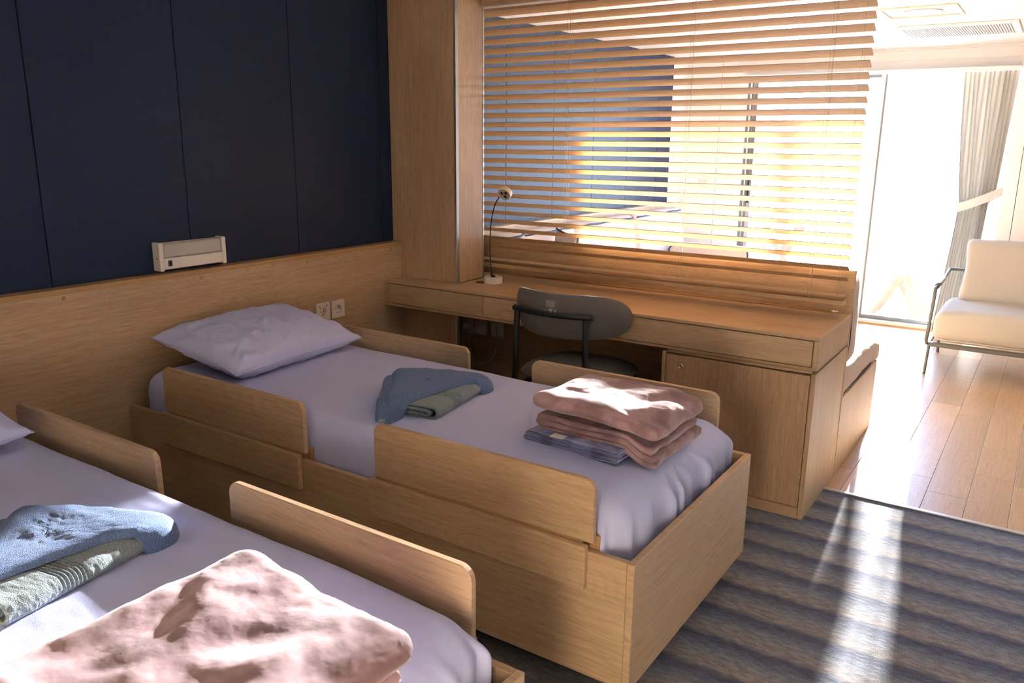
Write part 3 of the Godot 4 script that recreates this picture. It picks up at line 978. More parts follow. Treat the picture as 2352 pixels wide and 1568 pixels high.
func make_pillow(label: String) -> Node3D:   # placed for the bed at z 0.56
	var t := thing("pillow", label, "pillow", Vector3.ZERO)
	var c := Vector3(0.262, 0.674, 0.455)
	var hx := 0.235
	var hz := 0.345
	var tilt := deg_to_rad(10.0)      # the back edge rides up against the headboard
	var turn := deg_to_rad(4.0)
	var basis := Basis(Vector3.UP, turn) * Basis(Vector3(0, 0, 1), -tilt)
	var at := func(u: float, v: float, side: float) -> Vector3:
		var a := -1.0 + 2.0 * u
		var b := -1.0 + 2.0 * v
		var dome := pow(maxf(0.0, 1.0 - pow(absf(a), 2.6)), 0.46) * pow(maxf(0.0, 1.0 - pow(absf(b), 2.8)), 0.46)
		var pull := 1.0 - 0.075 * (1.0 - a * a) * b * b - 0.0
		var pull2 := 1.0 - 0.075 * (1.0 - b * b) * a * a
		var x := a * hx * pull2
		var z := b * hz * pull
		var y := side * (0.084 if side > 0 else 0.072) * dome
		var ridge := 1.0 - absf(n3(Vector3(x * 0.6 + z * 0.35, 0.0, z * 0.9 - x * 0.4), 11.0)) * 2.2
		var wr := 0.0035 * n3(Vector3(x * 0.8, 0, z), 14.0) + 0.006 * maxf(0.0, ridge) * maxf(0.0, ridge) + 0.004 * sin((a * 1.3 + b * 0.7) * 9.0 + 3.0 * n3(Vector3(x, 0, z), 5.0)) * smoothstep(0.0, 0.3, dome) * (0.3 + absf(a * b))
		y += side * wr * smoothstep(0.0, 0.25, dome)
		var p: Vector3 = c + basis * Vector3(x, y, z)
		if p.y < 0.589: p.y = 0.589 + (p.y - 0.589) * 0.04
		if p.x < 0.012: p.x = 0.012 + (p.x - 0.012) * 0.05
		return p
	var st := smooth()
	sheet(st, 70, 90, func(u, v): return at.call(u, v, 1.0), true)
	sheet(st, 70, 90, func(u, v): return at.call(u, v, -1.0))
	build(st, "pillowcase", M.sheet_lavender, t)
	st = smooth()
	var rim := []
	for i in 60: rim.append(at.call(0.0 + 1.0 * (i / 60.0), 1.0, 1.0))
	for i in 60: rim.append(at.call(1.0, 1.0 - i / 60.0, 1.0))
	for i in 60: rim.append(at.call(1.0 - i / 60.0, 0.0, 1.0))
	for i in 61: rim.append(at.call(0.0, i / 60.0, 1.0))
	tube(st, rim, 0.0024, 6, false)
	build(st, "edge_seam", M.sheet_lavender, t)
	return t

# a heap of cloth over an outline in (x, z): height given by top(point), rounded rim
func heap(st: SurfaceTool, mid: Vector2, line: Array, low: Callable, top: Callable, rings: int, bend: Callable) -> void:
	var n := line.size()
	var at := func(i: int, s: float) -> Vector3:
		var o: Vector2 = line[i % n]
		var p := mid.lerp(o, s)
		var k := pow(maxf(0.0, 1.0 - pow(s, 7.0)), 0.42)
		var y0: float = low.call(p)
		return bend.call(Vector3(p.x, y0 + (top.call(p) - y0) * k, p.y))
	for r in rings:
		var s0 := sin(PI / 2 * r / rings)
		var s1 := sin(PI / 2 * (r + 1) / rings)
		for i in n:
			var a: Vector3 = at.call(i, s0)
			var b: Vector3 = at.call(i + 1, s0)
			var c: Vector3 = at.call(i + 1, s1)
			var d: Vector3 = at.call(i, s1)
			if r == 0: tri_out(st, a, c, d, Vector3.UP)
			else:
				quad(st, a, b, c, d)

func smooth_line(pts: Array, seg: int) -> Array:   # closed Catmull-Rom in the plane
	var out := []
	var n := pts.size()
	for i in n:
		for k in seg:
			out.append(pts[i].cubic_interpolate(pts[(i + 1) % n], pts[(i + n - 1) % n], pts[(i + 2) % n], float(k) / seg))
	return out

func towels(off: Vector3, where: String) -> void:
	# flat folded grey towel below, ribbed band across it
	var g := thing("folded_towel", "grey folded towel with a ribbed band on " + where, "towel", Vector3(1.15, 0.585, 1.04) + off, "folded grey towels on the beds")
	var z0 := 0.895
	var z1 := 1.205
	var bend := func(p: Vector3) -> Vector3:
		var q := p
		var k := smoothstep(0.59, 0.62, p.y)
		var rib := smoothstep(1.035, 1.042, p.z) * smoothstep(1.098, 1.091, p.z)
		var body := 1.0 - rib
		q.y += k * (0.003 * n3(p, 12.0) * body + 0.0012 * n3(p, 70.0) * body - 0.003 * rib)
		q.y += rib * 0.0018 * sin(p.z * 700.0) * k
		q.x += (0.0025 * n3(p, 15.0) + 0.0012 * n3(p, 80.0)) * body + rib * 0.0018 * sin(p.z * 700.0) - 0.002 * rib
		var turn := deg_to_rad(9.0)
		var r := Vector2(q.x - 1.28, q.z - 1.05).rotated(-turn)
		return Vector3(1.28 + r.x, q.y, 1.05 + r.y) + off
	var st := smooth()
	var outer := []
	for i in 13: outer.append(Vector2(lerpf(1.075, 1.285, i / 12.0), 0.592))
	for i in range(1, 12): outer.append(Vector2(1.285 + 0.017 * sin(PI * i / 12.0), 0.592 + 0.036 * (1.0 - cos(PI * i / 12.0)) / 2.0))
	for i in 13: outer.append(Vector2(lerpf(1.285, 1.075, i / 12.0), 0.628))
	ribbon(st, outer, 0.009, z0, z1, 230, bend)
	var inner := []
	for i in 11: inner.append(Vector2(lerpf(1.075, 1.265, i / 10.0), 0.6035))
	for i in range(1, 9): inner.append(Vector2(1.265 + 0.011 * sin(PI * i / 9.0), 0.6035 + 0.013 * (1.0 - cos(PI * i / 9.0)) / 2.0))
	for i in 11: inner.append(Vector2(lerpf(1.265, 1.075, i / 10.0), 0.6165))
	ribbon(st, inner, 0.0085, z0 + 0.012, z1 + 0.008, 30, bend)
	build(st, "cloth", M.terry_grey, g)
	# blue bath towel folded to a corner, lying over it
	var t := thing("folded_bath_towel", "blue towel folded to a point on " + where, "towel", Vector3(1.12, 0.585, 1.06) + off, "folded blue towels on the beds")
	var line := smooth_line([Vector2(0.955, 1.005), Vector2(1.05, 1.12), Vector2(1.175, 1.285), Vector2(1.222, 1.318), Vector2(1.226, 1.26), Vector2(1.232, 1.10), Vector2(1.252, 0.96), Vector2(1.292, 0.885), Vector2(1.285, 0.825), Vector2(1.225, 0.795), Vector2(1.13, 0.85), Vector2(1.02, 0.94)], 10)
	var floor_at := func(p: Vector2) -> float:      # what the towel lies on: the grey towel, else the mattress
		var r := (p - Vector2(1.28, 1.05)).rotated(deg_to_rad(9.0)) + Vector2(1.28, 1.05)
		return 0.587 + 0.047 * smoothstep(1.02, 1.10, r.x) * smoothstep(1.310, 1.296, r.x) * smoothstep(0.85, 0.90, r.y) * smoothstep(1.25, 1.20, r.y)
	var top := func(p: Vector2) -> float:
		var a := Vector2(0.97, 1.02)
		var b := Vector2(1.25, 0.85)
		var along := clampf((p - a).dot(b - a) / (b - a).length_squared(), 0.0, 1.0)
		var dist := (p - a.lerp(b, along)).length()
		var tent := 0.588 + 0.062 + 0.022 * (1.0 - along) - 0.10 * maxf(0.0, dist - 0.02) * (1.0 - along * 0.7) + 0.004 * n3(Vector3(p.x, 0, p.y), 9.0)
		return maxf(tent, floor_at.call(p) + 0.020)
	var fuzz := func(p: Vector3) -> Vector3:
		return p + Vector3(0.0009 * n3(p, 60.0), 0.0010 * n3(p + Vector3(3, 0, 0), 50.0) + 0.0005 * n3(p, 120.0), 0.0009 * n3(p + Vector3(0, 0, 5), 60.0)) + off
	st = smooth()
	heap(st, Vector2(1.15, 1.03), line, floor_at, top, 46, fuzz)
	# the under-layer that shows along the open side
	var line2 := smooth_line([Vector2(0.955, 1.03), Vector2(1.03, 1.145), Vector2(1.145, 1.295), Vector2(1.185, 1.318), Vector2(1.195, 1.25), Vector2(1.15, 1.1), Vector2(1.05, 0.99)], 10)
	heap(st, Vector2(1.09, 1.15), line2, floor_at, func(p: Vector2) -> float: return maxf(top.call(p) - 0.018, floor_at.call(p) + 0.008), 20, fuzz)
	build(st, "cloth", M.terry_blue, t)
	st = flat()
	var hem := []
	for i in 9: hem.append(Vector3(1.19 + 0.005 * i, 0.594 + 0.004 * sin(i * 0.8), 1.325 - 0.003 * i) + off)
	tube(st, hem, 0.004, 6)
	build(st, "hem", M.terry_band, t)

func blanket_near_desk() -> void:
	# folded sheet set below
	var s := thing("folded_sheet", "blue folded bed sheet under the rose blanket on the bed beside the desk", "sheet", Vector3(1.8, 0.585, 1.05))
	var turn := func(p: Vector3, mid: Vector3, deg: float) -> Vector3:
		var r := Vector2(p.x - mid.x, p.z - mid.z).rotated(-deg_to_rad(deg))
		return Vector3(mid.x + r.x, p.y, mid.z + r.y)
	var st := smooth()
	var path := folds(1.652, 1.975, 0.5885, 0.0062, 6, 0.012, 5)
	var bend_sheet := func(p: Vector3) -> Vector3:
		var q := p
		q.y += 0.0022 * n3(p, 11.0) * smoothstep(0.586, 0.60, p.y)
		q.z += 0.006 * n3(Vector3(p.x, p.y * 12.0, 0), 5.0) * smoothstep(1.0, 1.17, p.z)
		return turn.call(q, Vector3(1.8, 0, 1.05), -2.0)
	ribbon(st, path, 0.0046, 0.90, 1.185, 24, bend_sheet)
	build(st, "cloth", M.sheet_blue, s)
	one_box("care_tag", Vector3(1.745, 0.624, 1.165), Vector3(1.79, 0.6255, 1.198), M.tag_white, s, 0.0004)
	# rose fleece: lower folds, then the thick top fold
	var b := thing("folded_blanket", "rose fleece blanket folded in a stack on the blue sheet beside the desk", "blanket", Vector3(1.86, 0.585, 1.0), "folded rose blankets on the beds")
	st = smooth()
	var low := folds(1.665, 2.055, 0.6225, 0.0185, 3, 0.03, 9)
	var sag := func(p: Vector3) -> Vector3:
		var q := p
		var over := smoothstep(1.96, 2.04, p.x)
		q.y -= over * 0.030
		q.y += 0.004 * n3(p, 8.0) + 0.0016 * n3(p, 34.0)
		q.z += 0.010 * n3(Vector3(p.x * 1.2, p.y * 20.0, 2.0), 4.0) + 0.002 * n3(p, 40.0)
		q.x += 0.005 * n3(p, 12.0)
		return turn.call(q, Vector3(1.86, 0, 1.0), -1.0)
	ribbon(st, low, 0.0165, 0.83, 1.150, 48, sag)
	var top := func(p: Vector3) -> Vector3:
		var q := p
		var up := smoothstep(0.66, 0.72, p.y)
		q.y += up * (0.006 * n3(p, 6.0) + 0.0014 * n3(p, 16.0) + 0.0004 * n3(p, 50.0))
		q.y -= 0.014 * smoothstep(1.98, 2.10, p.x)
		q.y += 0.012 * smoothstep(1.05, 1.15, p.z) * smoothstep(2.05, 1.80, p.x)
		q.y += up * 0.009 * sin((p.x * 0.7 + p.z) * 34.0 + 3.0 * n3(p, 5.0)) * smoothstep(1.88, 2.05, p.x)
		q.x += 0.004 * n3(p, 9.0) + 0.0012 * n3(p, 55.0)
		q.z += 0.004 * n3(p + Vector3(7, 0, 0), 9.0) + 0.0012 * n3(p + Vector3(0, 9, 0), 55.0)
		return turn.call(q, Vector3(1.86, 0, 1.0), -1.0)
	soft_box(st, Vector3(1.868, 0.699, 1.0), Vector3(0.425, 0.052, 0.345), Vector3(0.04, 0.0255, 0.028), Vector3i(80, 18, 70), top)
	build(st, "cloth", M.fleece_rose, b)

func blanket_sunlit() -> void:
	var b := thing("folded_blanket", "rose fleece blanket lying folded in full sun on the bed farther from the desk", "blanket", Vector3(1.9, 0.585, 2.5), "folded rose blankets on the beds")
	var st := smooth()
	var turn := func(p: Vector3, deg: float) -> Vector3:
		var r := Vector2(p.x - 1.9, p.z - 2.45).rotated(-deg_to_rad(deg))
		return Vector3(1.9 + r.x, p.y, 2.45 + r.y)
	var low := folds(1.70, 2.08, 0.597, 0.020, 3, 0.03, 19)
	var sag := func(p: Vector3) -> Vector3:
		var q := p + Vector3(0.005 * n3(p, 12.0), 0.0, 0.008 * n3(p, 6.0))
		q.y += maxf(-0.003, 0.005 * n3(p, 8.0))
		return turn.call(q, -3.0)
	ribbon(st, low, 0.017, 2.24, 2.70, 60, sag)
	var top := func(p: Vector3) -> Vector3:
		var q := p
		var up := smoothstep(0.645, 0.70, p.y)
		q.y += up * (0.013 * n3(p, 4.0) + 0.0028 * n3(p, 10.0) + 0.0006 * n3(p, 24.0))
		q.y += up * 0.004 * sin((p.x * 1.3 - p.z * 0.6) * 22.0 + 3.0 * n3(p, 3.0))
		q.x += 0.008 * n3(p, 6.0) + 0.0015 * n3(p, 60.0)
		q.z += 0.008 * n3(p + Vector3(7, 0, 0), 6.0) + 0.0015 * n3(p + Vector3(0, 9, 0), 60.0)
		return turn.call(q, -3.0)
	soft_box(st, Vector3(1.895, 0.672, 2.47), Vector3(0.47, 0.058, 0.50), Vector3(0.05, 0.028, 0.04), Vector3i(120, 18, 120), top)
	build(st, "cloth", M.fleece_rose, b)

# ---------------------------------------------------------------- on and at the desk
func desk_things() -> void:
	var c := Vector3(0.512, 0.75, -0.266)
	var l := thing("desk_lamp", "small gooseneck desk lamp with white round base and head", "lamp", c)
	var st := flat()
	lathe(st, c, [Vector2(0, 0.0), Vector2(0.0475, 0.0), Vector2(0.049, 0.0015), Vector2(0.049, 0.032), Vector2(0.047, 0.034), Vector2(0.0, 0.034)], 40)
	build(st, "base", M.white_plastic, l)
	one_box("switch", c + Vector3(0.002, 0.034, 0.012), c + Vector3(0.022, 0.043, 0.024), M.black_plastic, l, 0.002)
	var foot := c + Vector3(-0.010, 0.034, 0.0)
	st = smooth()
	lathe(st, foot, [Vector2(0.0, 0.0), Vector2(0.0055, 0.0), Vector2(0.005, 0.016), Vector2(0.003, 0.02), Vector2(0.0, 0.02)], 14)
	build(st, "collar", M.black_plastic, l)
	var head := Vector3(0.586, 1.212, -0.262)
	st = smooth()
	tube(st, curve([foot + Vector3(0, 0.015, 0), Vector3(0.494, 0.86, -0.268), Vector3(0.489, 0.96, -0.27), Vector3(0.495, 1.05, -0.27), Vector3(0.513, 1.13, -0.268), Vector3(0.545, 1.185, -0.265), head + Vector3(-0.006, -0.006, 0)], 8), 0.0032, 10)
	build(st, "gooseneck", M.black_plastic, l)
	# the head is a short drum that looks down and forward
	var face := Vector3(0.10, -0.55, 0.83).normalized()
	var yb := -face
	var xb := yb.cross(Vector3(0, 0, 1)).normalized()
	var basis := Basis(xb, yb, xb.cross(yb))
	st = flat()
	lathe(st, head, [Vector2(0.030, -0.014), Vector2(0.0335, -0.014), Vector2(0.0345, -0.012), Vector2(0.0345, 0.012), Vector2(0.032, 0.0145), Vector2(0.0, 0.0145)], 32, basis)
	var h := build(st, "lamp_head", M.white_plastic, l)
	st = flat()
	lathe(st, head, [Vector2(0.0, -0.012), Vector2(0.030, -0.012)], 32, basis)
	build(st, "lamp_face", M.diffuser, h)
	for k in 3:
		var a := TAU * k / 3 + 0.4
		st = smooth()
		lathe(st, head + basis * Vector3(cos(a) * 0.0135, -0.0122, sin(a) * 0.0135), [Vector2(0.0, -0.0015), Vector2(0.005, -0.001), Vector2(0.0085, 0.0)], 14, basis)
		build(st, "led_lens", M.led_dark, h)

func chair() -> void:
	var c := thing("desk_chair", "grey upholstered chair with curved back and black frame at the desk", "chair", Vector3(1.17, 0, 0.05))
	var cx := 1.172
	# curved back: an oval cross-section carried round an arc
	var arc := deg_to_rad(82.0)
	var at := func(u: float, v: float) -> Vector3:
		var s := -1.0 + 2.0 * u
		var phi := arc * s
		var hh := 0.100 * pow(maxf(0.0, 1.0 - pow(absf(s), 3.4)), 0.5)
		var th := 0.026 * pow(maxf(0.0, 1.0 - pow(absf(s), 6.0)), 0.5)
		var a := TAU * v
		var yy := signf(sin(a)) * pow(absf(sin(a)), 0.85) * hh
		var rr := cos(a) * th
		var y0 := 0.748 - 0.03 * s * s * s * s
		var lean := (yy) * 0.12
		var rad := 0.268 + rr + lean
		return Vector3(cx + sin(phi) * rad, y0 + yy, -0.03 + cos(phi) * rad)
	var st := smooth()
	sheet(st, 60, 32, at, true)
	build(st, "backrest", M.chair_grey, c)
	st = smooth()
	var seat := func(p: Vector3) -> Vector3:
		var q := p
		var d := Vector2(p.x - cx, p.z + 0.02)
		q.y += 0.008 * (1.0 - d.length_squared() / 0.06) * smoothstep(0.44, 0.47, p.y)
		return q
	soft_box(st, Vector3(cx, 0.452, -0.02), Vector3(0.49, 0.075, 0.46), Vector3(0.16, 0.037, 0.16), Vector3i(40, 12, 40), seat)
	build(st, "seat", M.chair_grey, c)
	st = smooth()
	var bar := []
	for i in 13:
		var t := -1.0 + i / 6.0
		bar.append(Vector3(cx + t * 0.187, 0.762 - 0.002 * t * t, 0.282 - 0.045 * t * t))
	tube(st, bar, 0.0125, 12)
	for e in [0, 12]: lathe(st, bar[e], [Vector2(0, -0.0145), Vector2(0.010, -0.010), Vector2(0.0145, 0.0), Vector2(0.010, 0.010), Vector2(0, 0.0145)], 12)
	build(st, "back_rail", M.metal_black, c)
	for s in [-1.0, 1.0]:
		st = smooth()
		tube(st, curve([Vector3(cx + s * 0.168, 0.752, 0.250), Vector3(cx + s * 0.172, 0.60, 0.252), Vector3(cx + s * 0.178, 0.42, 0.250), Vector3(cx + s * 0.20, 0.0, 0.27)]), 0.0125, 12)
		build(st, "leg", M.metal_black, c)
		st = smooth()
		tube(st, curve([Vector3(cx + s * 0.19, 0.42, -0.19), Vector3(cx + s * 0.205, 0.0, -0.215)]), 0.0125, 12)
		build(st, "leg", M.metal_black, c)
		st = smooth()
		tube(st, [Vector3(cx + s * 0.178, 0.405, 0.252), Vector3(cx + s * 0.19, 0.405, -0.19)], 0.011, 10)
		build(st, "seat_rail", M.metal_black, c)
	st = smooth()
	tube(st, [Vector3(cx - 0.19, 0.405, -0.19), Vector3(cx + 0.19, 0.405, -0.19)], 0.011, 10)
	build(st, "cross_rail", M.metal_black, c)
	st = smooth()
	tube(st, [Vector3(cx - 0.178, 0.405, 0.252), Vector3(cx + 0.178, 0.405, 0.252)], 0.011, 10)
	build(st, "cross_rail", M.metal_black, c)
	# care label on the back
	var on := func(dx: float, dy: float, lift: float) -> Vector3:
		var phi := (dx) / 0.268
		var yy := dy - 0.748
		var rad := 0.268 + 0.026 * sqrt(maxf(0.0, 1.0 - pow(yy / 0.100, 2.0))) + yy * 0.12 + lift
		return Vector3(cx + sin(phi) * rad, dy, -0.03 + cos(phi) * rad)
	var patch := func(parent: Node, called: String, m: Material, x0: float, x1: float, y0: float, y1: float, lift: float) -> MeshInstance3D:
		var g := flat()
		sheet(g, 4, 4, func(u: float, v: float) -> Vector3: return on.call(lerpf(x0, x1, u), lerpf(y0, y1, v), lift))
		return build(g, called, m, parent)
	var label: MeshInstance3D = patch.call(c, "care_label", M.tag_grey, -0.015, 0.032, 0.772, 0.822, 0.0012)
	for k in 6: patch.call(label, "print_line", M.tag_ink, -0.011, 0.026, 0.7915 + k * 0.0046, 0.793 + k * 0.0046, 0.0017)
	patch.call(label, "print_mark", M.tag_white, -0.018, -0.006, 0.766, 0.7705, 0.002)
	patch.call(label, "print_mark", M.tag_white, -0.018, -0.0135, 0.7705, 0.776, 0.002)
	patch.call(label, "print_mark", M.tag_white, 0.003, 0.0155, 0.772, 0.774, 0.002)
	patch.call(label, "print_mark", M.tag_white, 0.003, 0.0155, 0.7805, 0.7825, 0.002)
	patch.call(label, "print_mark", M.tag_white, 0.003, 0.006, 0.772, 0.7825, 0.002)
	patch.call(label, "print_mark", M.tag_white, 0.0125, 0.0155, 0.772, 0.7825, 0.002)
	patch.call(label, "print_mark", M.tag_white, 0.027, 0.032, 0.768, 0.779, 0.002)

# ---------------------------------------------------------------- lounge
func piped_cushion(t: Node3D, called: String, lo: Vector3, hi: Vector3, r: Vector3, m: Material, n: Vector3i, bend: Callable) -> MeshInstance3D:
	var st := smooth()
	soft_box(st, (lo + hi) / 2, hi - lo, r, n, bend)
	return build(st, called, m, t)

func piping(o: Node, pts: Array, r := 0.006) -> void:
	var st := smooth()
	tube(st, pts, r, 8)
	build(st, "piping", M.piping_blue, o)

func sofa() -> void:
	var b := thing("bench_base", "oak boxed bench base behind the desk partition", "bench", Vector3(1.2, 0, -0.95))
	one_box("end_panel", Vector3(2.1905, 0.0, -1.362), Vector3(2.2105, 0.366, -0.5595), M.oak_upright, b)
	one_box("front_panel", Vector3(0.0, 0.0, -1.362), Vector3(2.19, 0.366, -1.342), M.oak_level, b)
	one_box("seat_board", Vector3(0.0, 0.346, -1.341), Vector3(2.19, 0.366, -0.5595), M.oak_level, b)
	var w := thing("bench_base", "oak boxed bench base along the lounge's blue wall", "bench", Vector3(0.35, 0, -2.5))
	one_box("front_panel", Vector3(0.70, 0.0, -3.70), Vector3(0.72, 0.366, -1.364), M.oak_level, w)
	one_box("seat_board", Vector3(0.0, 0.346, -3.70), Vector3(0.699, 0.366, -1.364), M.oak_level, w)
	one_box("end_panel", Vector3(0.0, 0.0, -3.72), Vector3(0.72, 0.366, -3.701), M.oak_upright, w)
	var e := thing("wall_ledge", "oak ledge board along the lounge's blue wall above the bench", "ledge", Vector3(-0.03, 0, -2.2))
	one_box("board", Vector3(-0.02, 0.367, -3.80), Vector3(0.0, 0.93, -0.56), M.oak_level_c, e)
	one_box("ledge_top", Vector3(WALL, 0.93, -3.80), Vector3(0.001, 0.945, -0.56), M.oak_level, e)
	var limp := func(p: Vector3) -> Vector3:
		return p + Vector3(0.006 * n3(p, 4.0), 0.006 * n3(p + Vector3(5, 0, 0), 5.0) + 0.002 * n3(p, 14.0), 0.006 * n3(p + Vector3(0, 5, 0), 4.0))
	# seat and back cushions on the bench behind the partition
	for k in 2:
		var x0: float = [0.72, 1.47][k]
		var x1: float = [1.465, 2.205][k]
		var s := thing("seat_cushion", ["pinkish bench seat cushion behind the desk, next to the corner", "pinkish bench seat cushion at the open end behind the desk"][k], "cushion", Vector3((x0 + x1) / 2, 0.367, -1.0))
		var bulge := func(p: Vector3) -> Vector3:
			var q: Vector3 = limp.call(p)
			q.z -= 0.03 * smoothstep(-1.25, -1.42, p.z) * sin(clampf((p.y - 0.36) / 0.12, 0.0, 1.0) * PI)
			q.y -= 0.02 * smoothstep(-1.2, -1.42, p.z)
			if q.y < 0.367 and q.z > -1.36: q.y = 0.367
			return q
		var c := piped_cushion(s, "cover", Vector3(x0, 0.368, -1.43), Vector3(x1, 0.495, -0.575), Vector3(0.022, 0.028, 0.045), M.sofa_pink, Vector3i(30, 14, 36), bulge)
		piping(s, [limp.call(Vector3(x1 - 0.006, 0.382, -0.64)), limp.call(Vector3(x1 - 0.002, 0.374, -0.9)), limp.call(Vector3(x1 - 0.002, 0.372, -1.2)), limp.call(Vector3(x1 - 0.02, 0.365, -1.40))], 0.0035)
		piping(s, [limp.call(Vector3(x1 - 0.01, 0.484, -0.70)), limp.call(Vector3(x1 - 0.01, 0.480, -1.0)), limp.call(Vector3(x1 - 0.012, 0.468, -1.25)), limp.call(Vector3(x1 - 0.03, 0.455, -1.43))], 0.0025)
		var lean := func(p: Vector3) -> Vector3:
			var q: Vector3 = limp.call(p)
			q.z += 0.05 * clampf((p.y - 0.5) / 0.4, 0.0, 1.0) - 0.03 * sin(clampf((p.y - 0.49) / 0.42, 0.0, 1.0) * PI)
			return q
		s = thing("back_cushion", ["pinkish bench back cushion behind the desk, next to the corner", "pinkish bench back cushion at the open end behind the desk"][k], "cushion", Vector3((x0 + x1) / 2, 0.497, -0.68))
		piped_cushion(s, "cover", Vector3(x0, 0.495, -0.790), Vector3(x1, 0.915, -0.612), Vector3(0.04, 0.06, 0.065), M.sofa_pink, Vector3i(30, 30, 14), lean)
		piping(s, [lean.call(Vector3(x1 - 0.012, 0.53, -0.63)), lean.call(Vector3(x1 - 0.006, 0.62, -0.628)), lean.call(Vector3(x1 - 0.006, 0.75, -0.628)), lean.call(Vector3(x1 - 0.012, 0.88, -0.63))], 0.005)
	var lum := thing("throw_cushion", "small pale ribbed cushion on the open end of the bench", "cushion", Vector3(2.05, 0.49, -1.05))
	var ribs := func(p: Vector3) -> Vector3:
		var q: Vector3 = limp.call(p)
		q.z += 0.09 * (p.y - 0.5) / 0.3
		return q + Vector3(0, 0.0, 0.0015 * sin(p.x * 260.0))
	piped_cushion(lum, "cover", Vector3(1.78, 0.496, -0.985), Vector3(2.17, 0.734, -0.88), Vector3(0.05, 0.05, 0.05), M.cushion_cream, Vector3i(60, 20, 12), ribs)
	# cushions along the blue wall
	for k in 3:
		var z1 := -0.86 - k * 0.94
		var z0 := z1 - 0.93
		var lean := func(p: Vector3) -> Vector3:
			var q: Vector3 = limp.call(p)
			q.x -= 0.06 * clampf((p.y - 0.5) / 0.4, 0.0, 1.0)
			return q
		var s := thing("back_cushion", ["pinkish wall bench back cushion in the corner by the partition", "pinkish wall bench back cushion, middle one of three", "pinkish wall bench back cushion next to the window pier"][k], "cushion", Vector3(0.12, 0.497, (z0 + z1) / 2))
		piped_cushion(s, "cover", Vector3(0.065, 0.497, z0), Vector3(0.205, 0.915, z1), Vector3(0.06, 0.06, 0.05), M.sofa_pink, Vector3i(14, 24, 34), lean)
		var line := []
		for i in 12: line.append(lean.call(Vector3(0.197, 0.885, lerpf(z1 - 0.03, z0 + 0.03, i / 11.0))) + Vector3(0.0, 0.006, 0))
		piping(s, line, 0.006)
		if k > 0:
			s = thing("seat_cushion", ["", "pinkish wall bench seat cushion, nearer the partition", "pinkish wall bench seat cushion next to the window pier"][k], "cushion", Vector3(0.45, 0.367, (z0 + z1) / 2))
			piped_cushion(s, "cover", Vector3(0.02, 0.368, maxf(z0, -3.66) if k == 2 else z0), Vector3(0.74, 0.495, z1 if k == 2 else -1.45), Vector3(0.05, 0.045, 0.045), M.sofa_pink, Vector3i(24, 10, 30), limp)
	var f := thing("bolster_cushion", "pinkish box cushion with dark piping at the window end of the bench", "cushion", Vector3(0.52, 0.497, -3.35))
	piped_cushion(f, "cover", Vector3(0.215, 0.497, -3.50), Vector3(0.90, 0.640, -3.24), Vector3(0.04, 0.04, 0.04), M.sofa_pink, Vector3i(26, 10, 14), limp)
	piping(f, [Vector3(0.222, 0.51, -3.245), Vector3(0.218, 0.60, -3.245), Vector3(0.24, 0.632, -3.25), Vector3(0.30, 0.642, -3.26)], 0.006)
	piping(f, [Vector3(0.885, 0.51, -3.238), Vector3(0.890, 0.60, -3.238), Vector3(0.88, 0.636, -3.25), Vector3(0.86, 0.646, -3.40)], 0.006)
	# dark piped scatter cushions in the corner
	for k in 2:
		var at := Vector3(0.26 + 0.10 * k, 0.497, -0.86 - 0.42 * k)
		var s := thing("scatter_cushion", ["pale scatter cushion with dark corners leaning in the bench corner", "pale scatter cushion with tied corner leaning on the wall bench"][k], "cushion", at)
		var st := smooth()
		var turn := Basis(Vector3.UP, 0.35 + 0.5 * k) * Basis(Vector3(1, 0, 0), 0.0)
		var pad := func(u: float, v: float, side: float) -> Vector3:
			var a := -1.0 + 2.0 * u
			var c := -1.0 + 2.0 * v
			var dome := pow(maxf(0.0, (1.0 - a * a) * (1.0 - c * c)), 0.5)
			return at + turn * Vector3(side * 0.06 * dome, 0.21 + c * 0.21 * (1.0 - 0.06 * (1.0 - a * a)), a * 0.21 * (1.0 - 0.06 * (1.0 - c * c)))
		sheet(st, 20, 20, func(u, v): return pad.call(u, v, 1.0), true)
		sheet(st, 20, 20, func(u, v): return pad.call(u, v, -1.0))
		build(st, "cover", M.sofa_pink, s)
		var edge := []
		for i in 16: edge.append(pad.call(i / 15.0, 1.0, 1.0))
		for i in 16: edge.append(pad.call(1.0, 1.0 - i / 15.0, 1.0))
		piping(s, edge, 0.006)

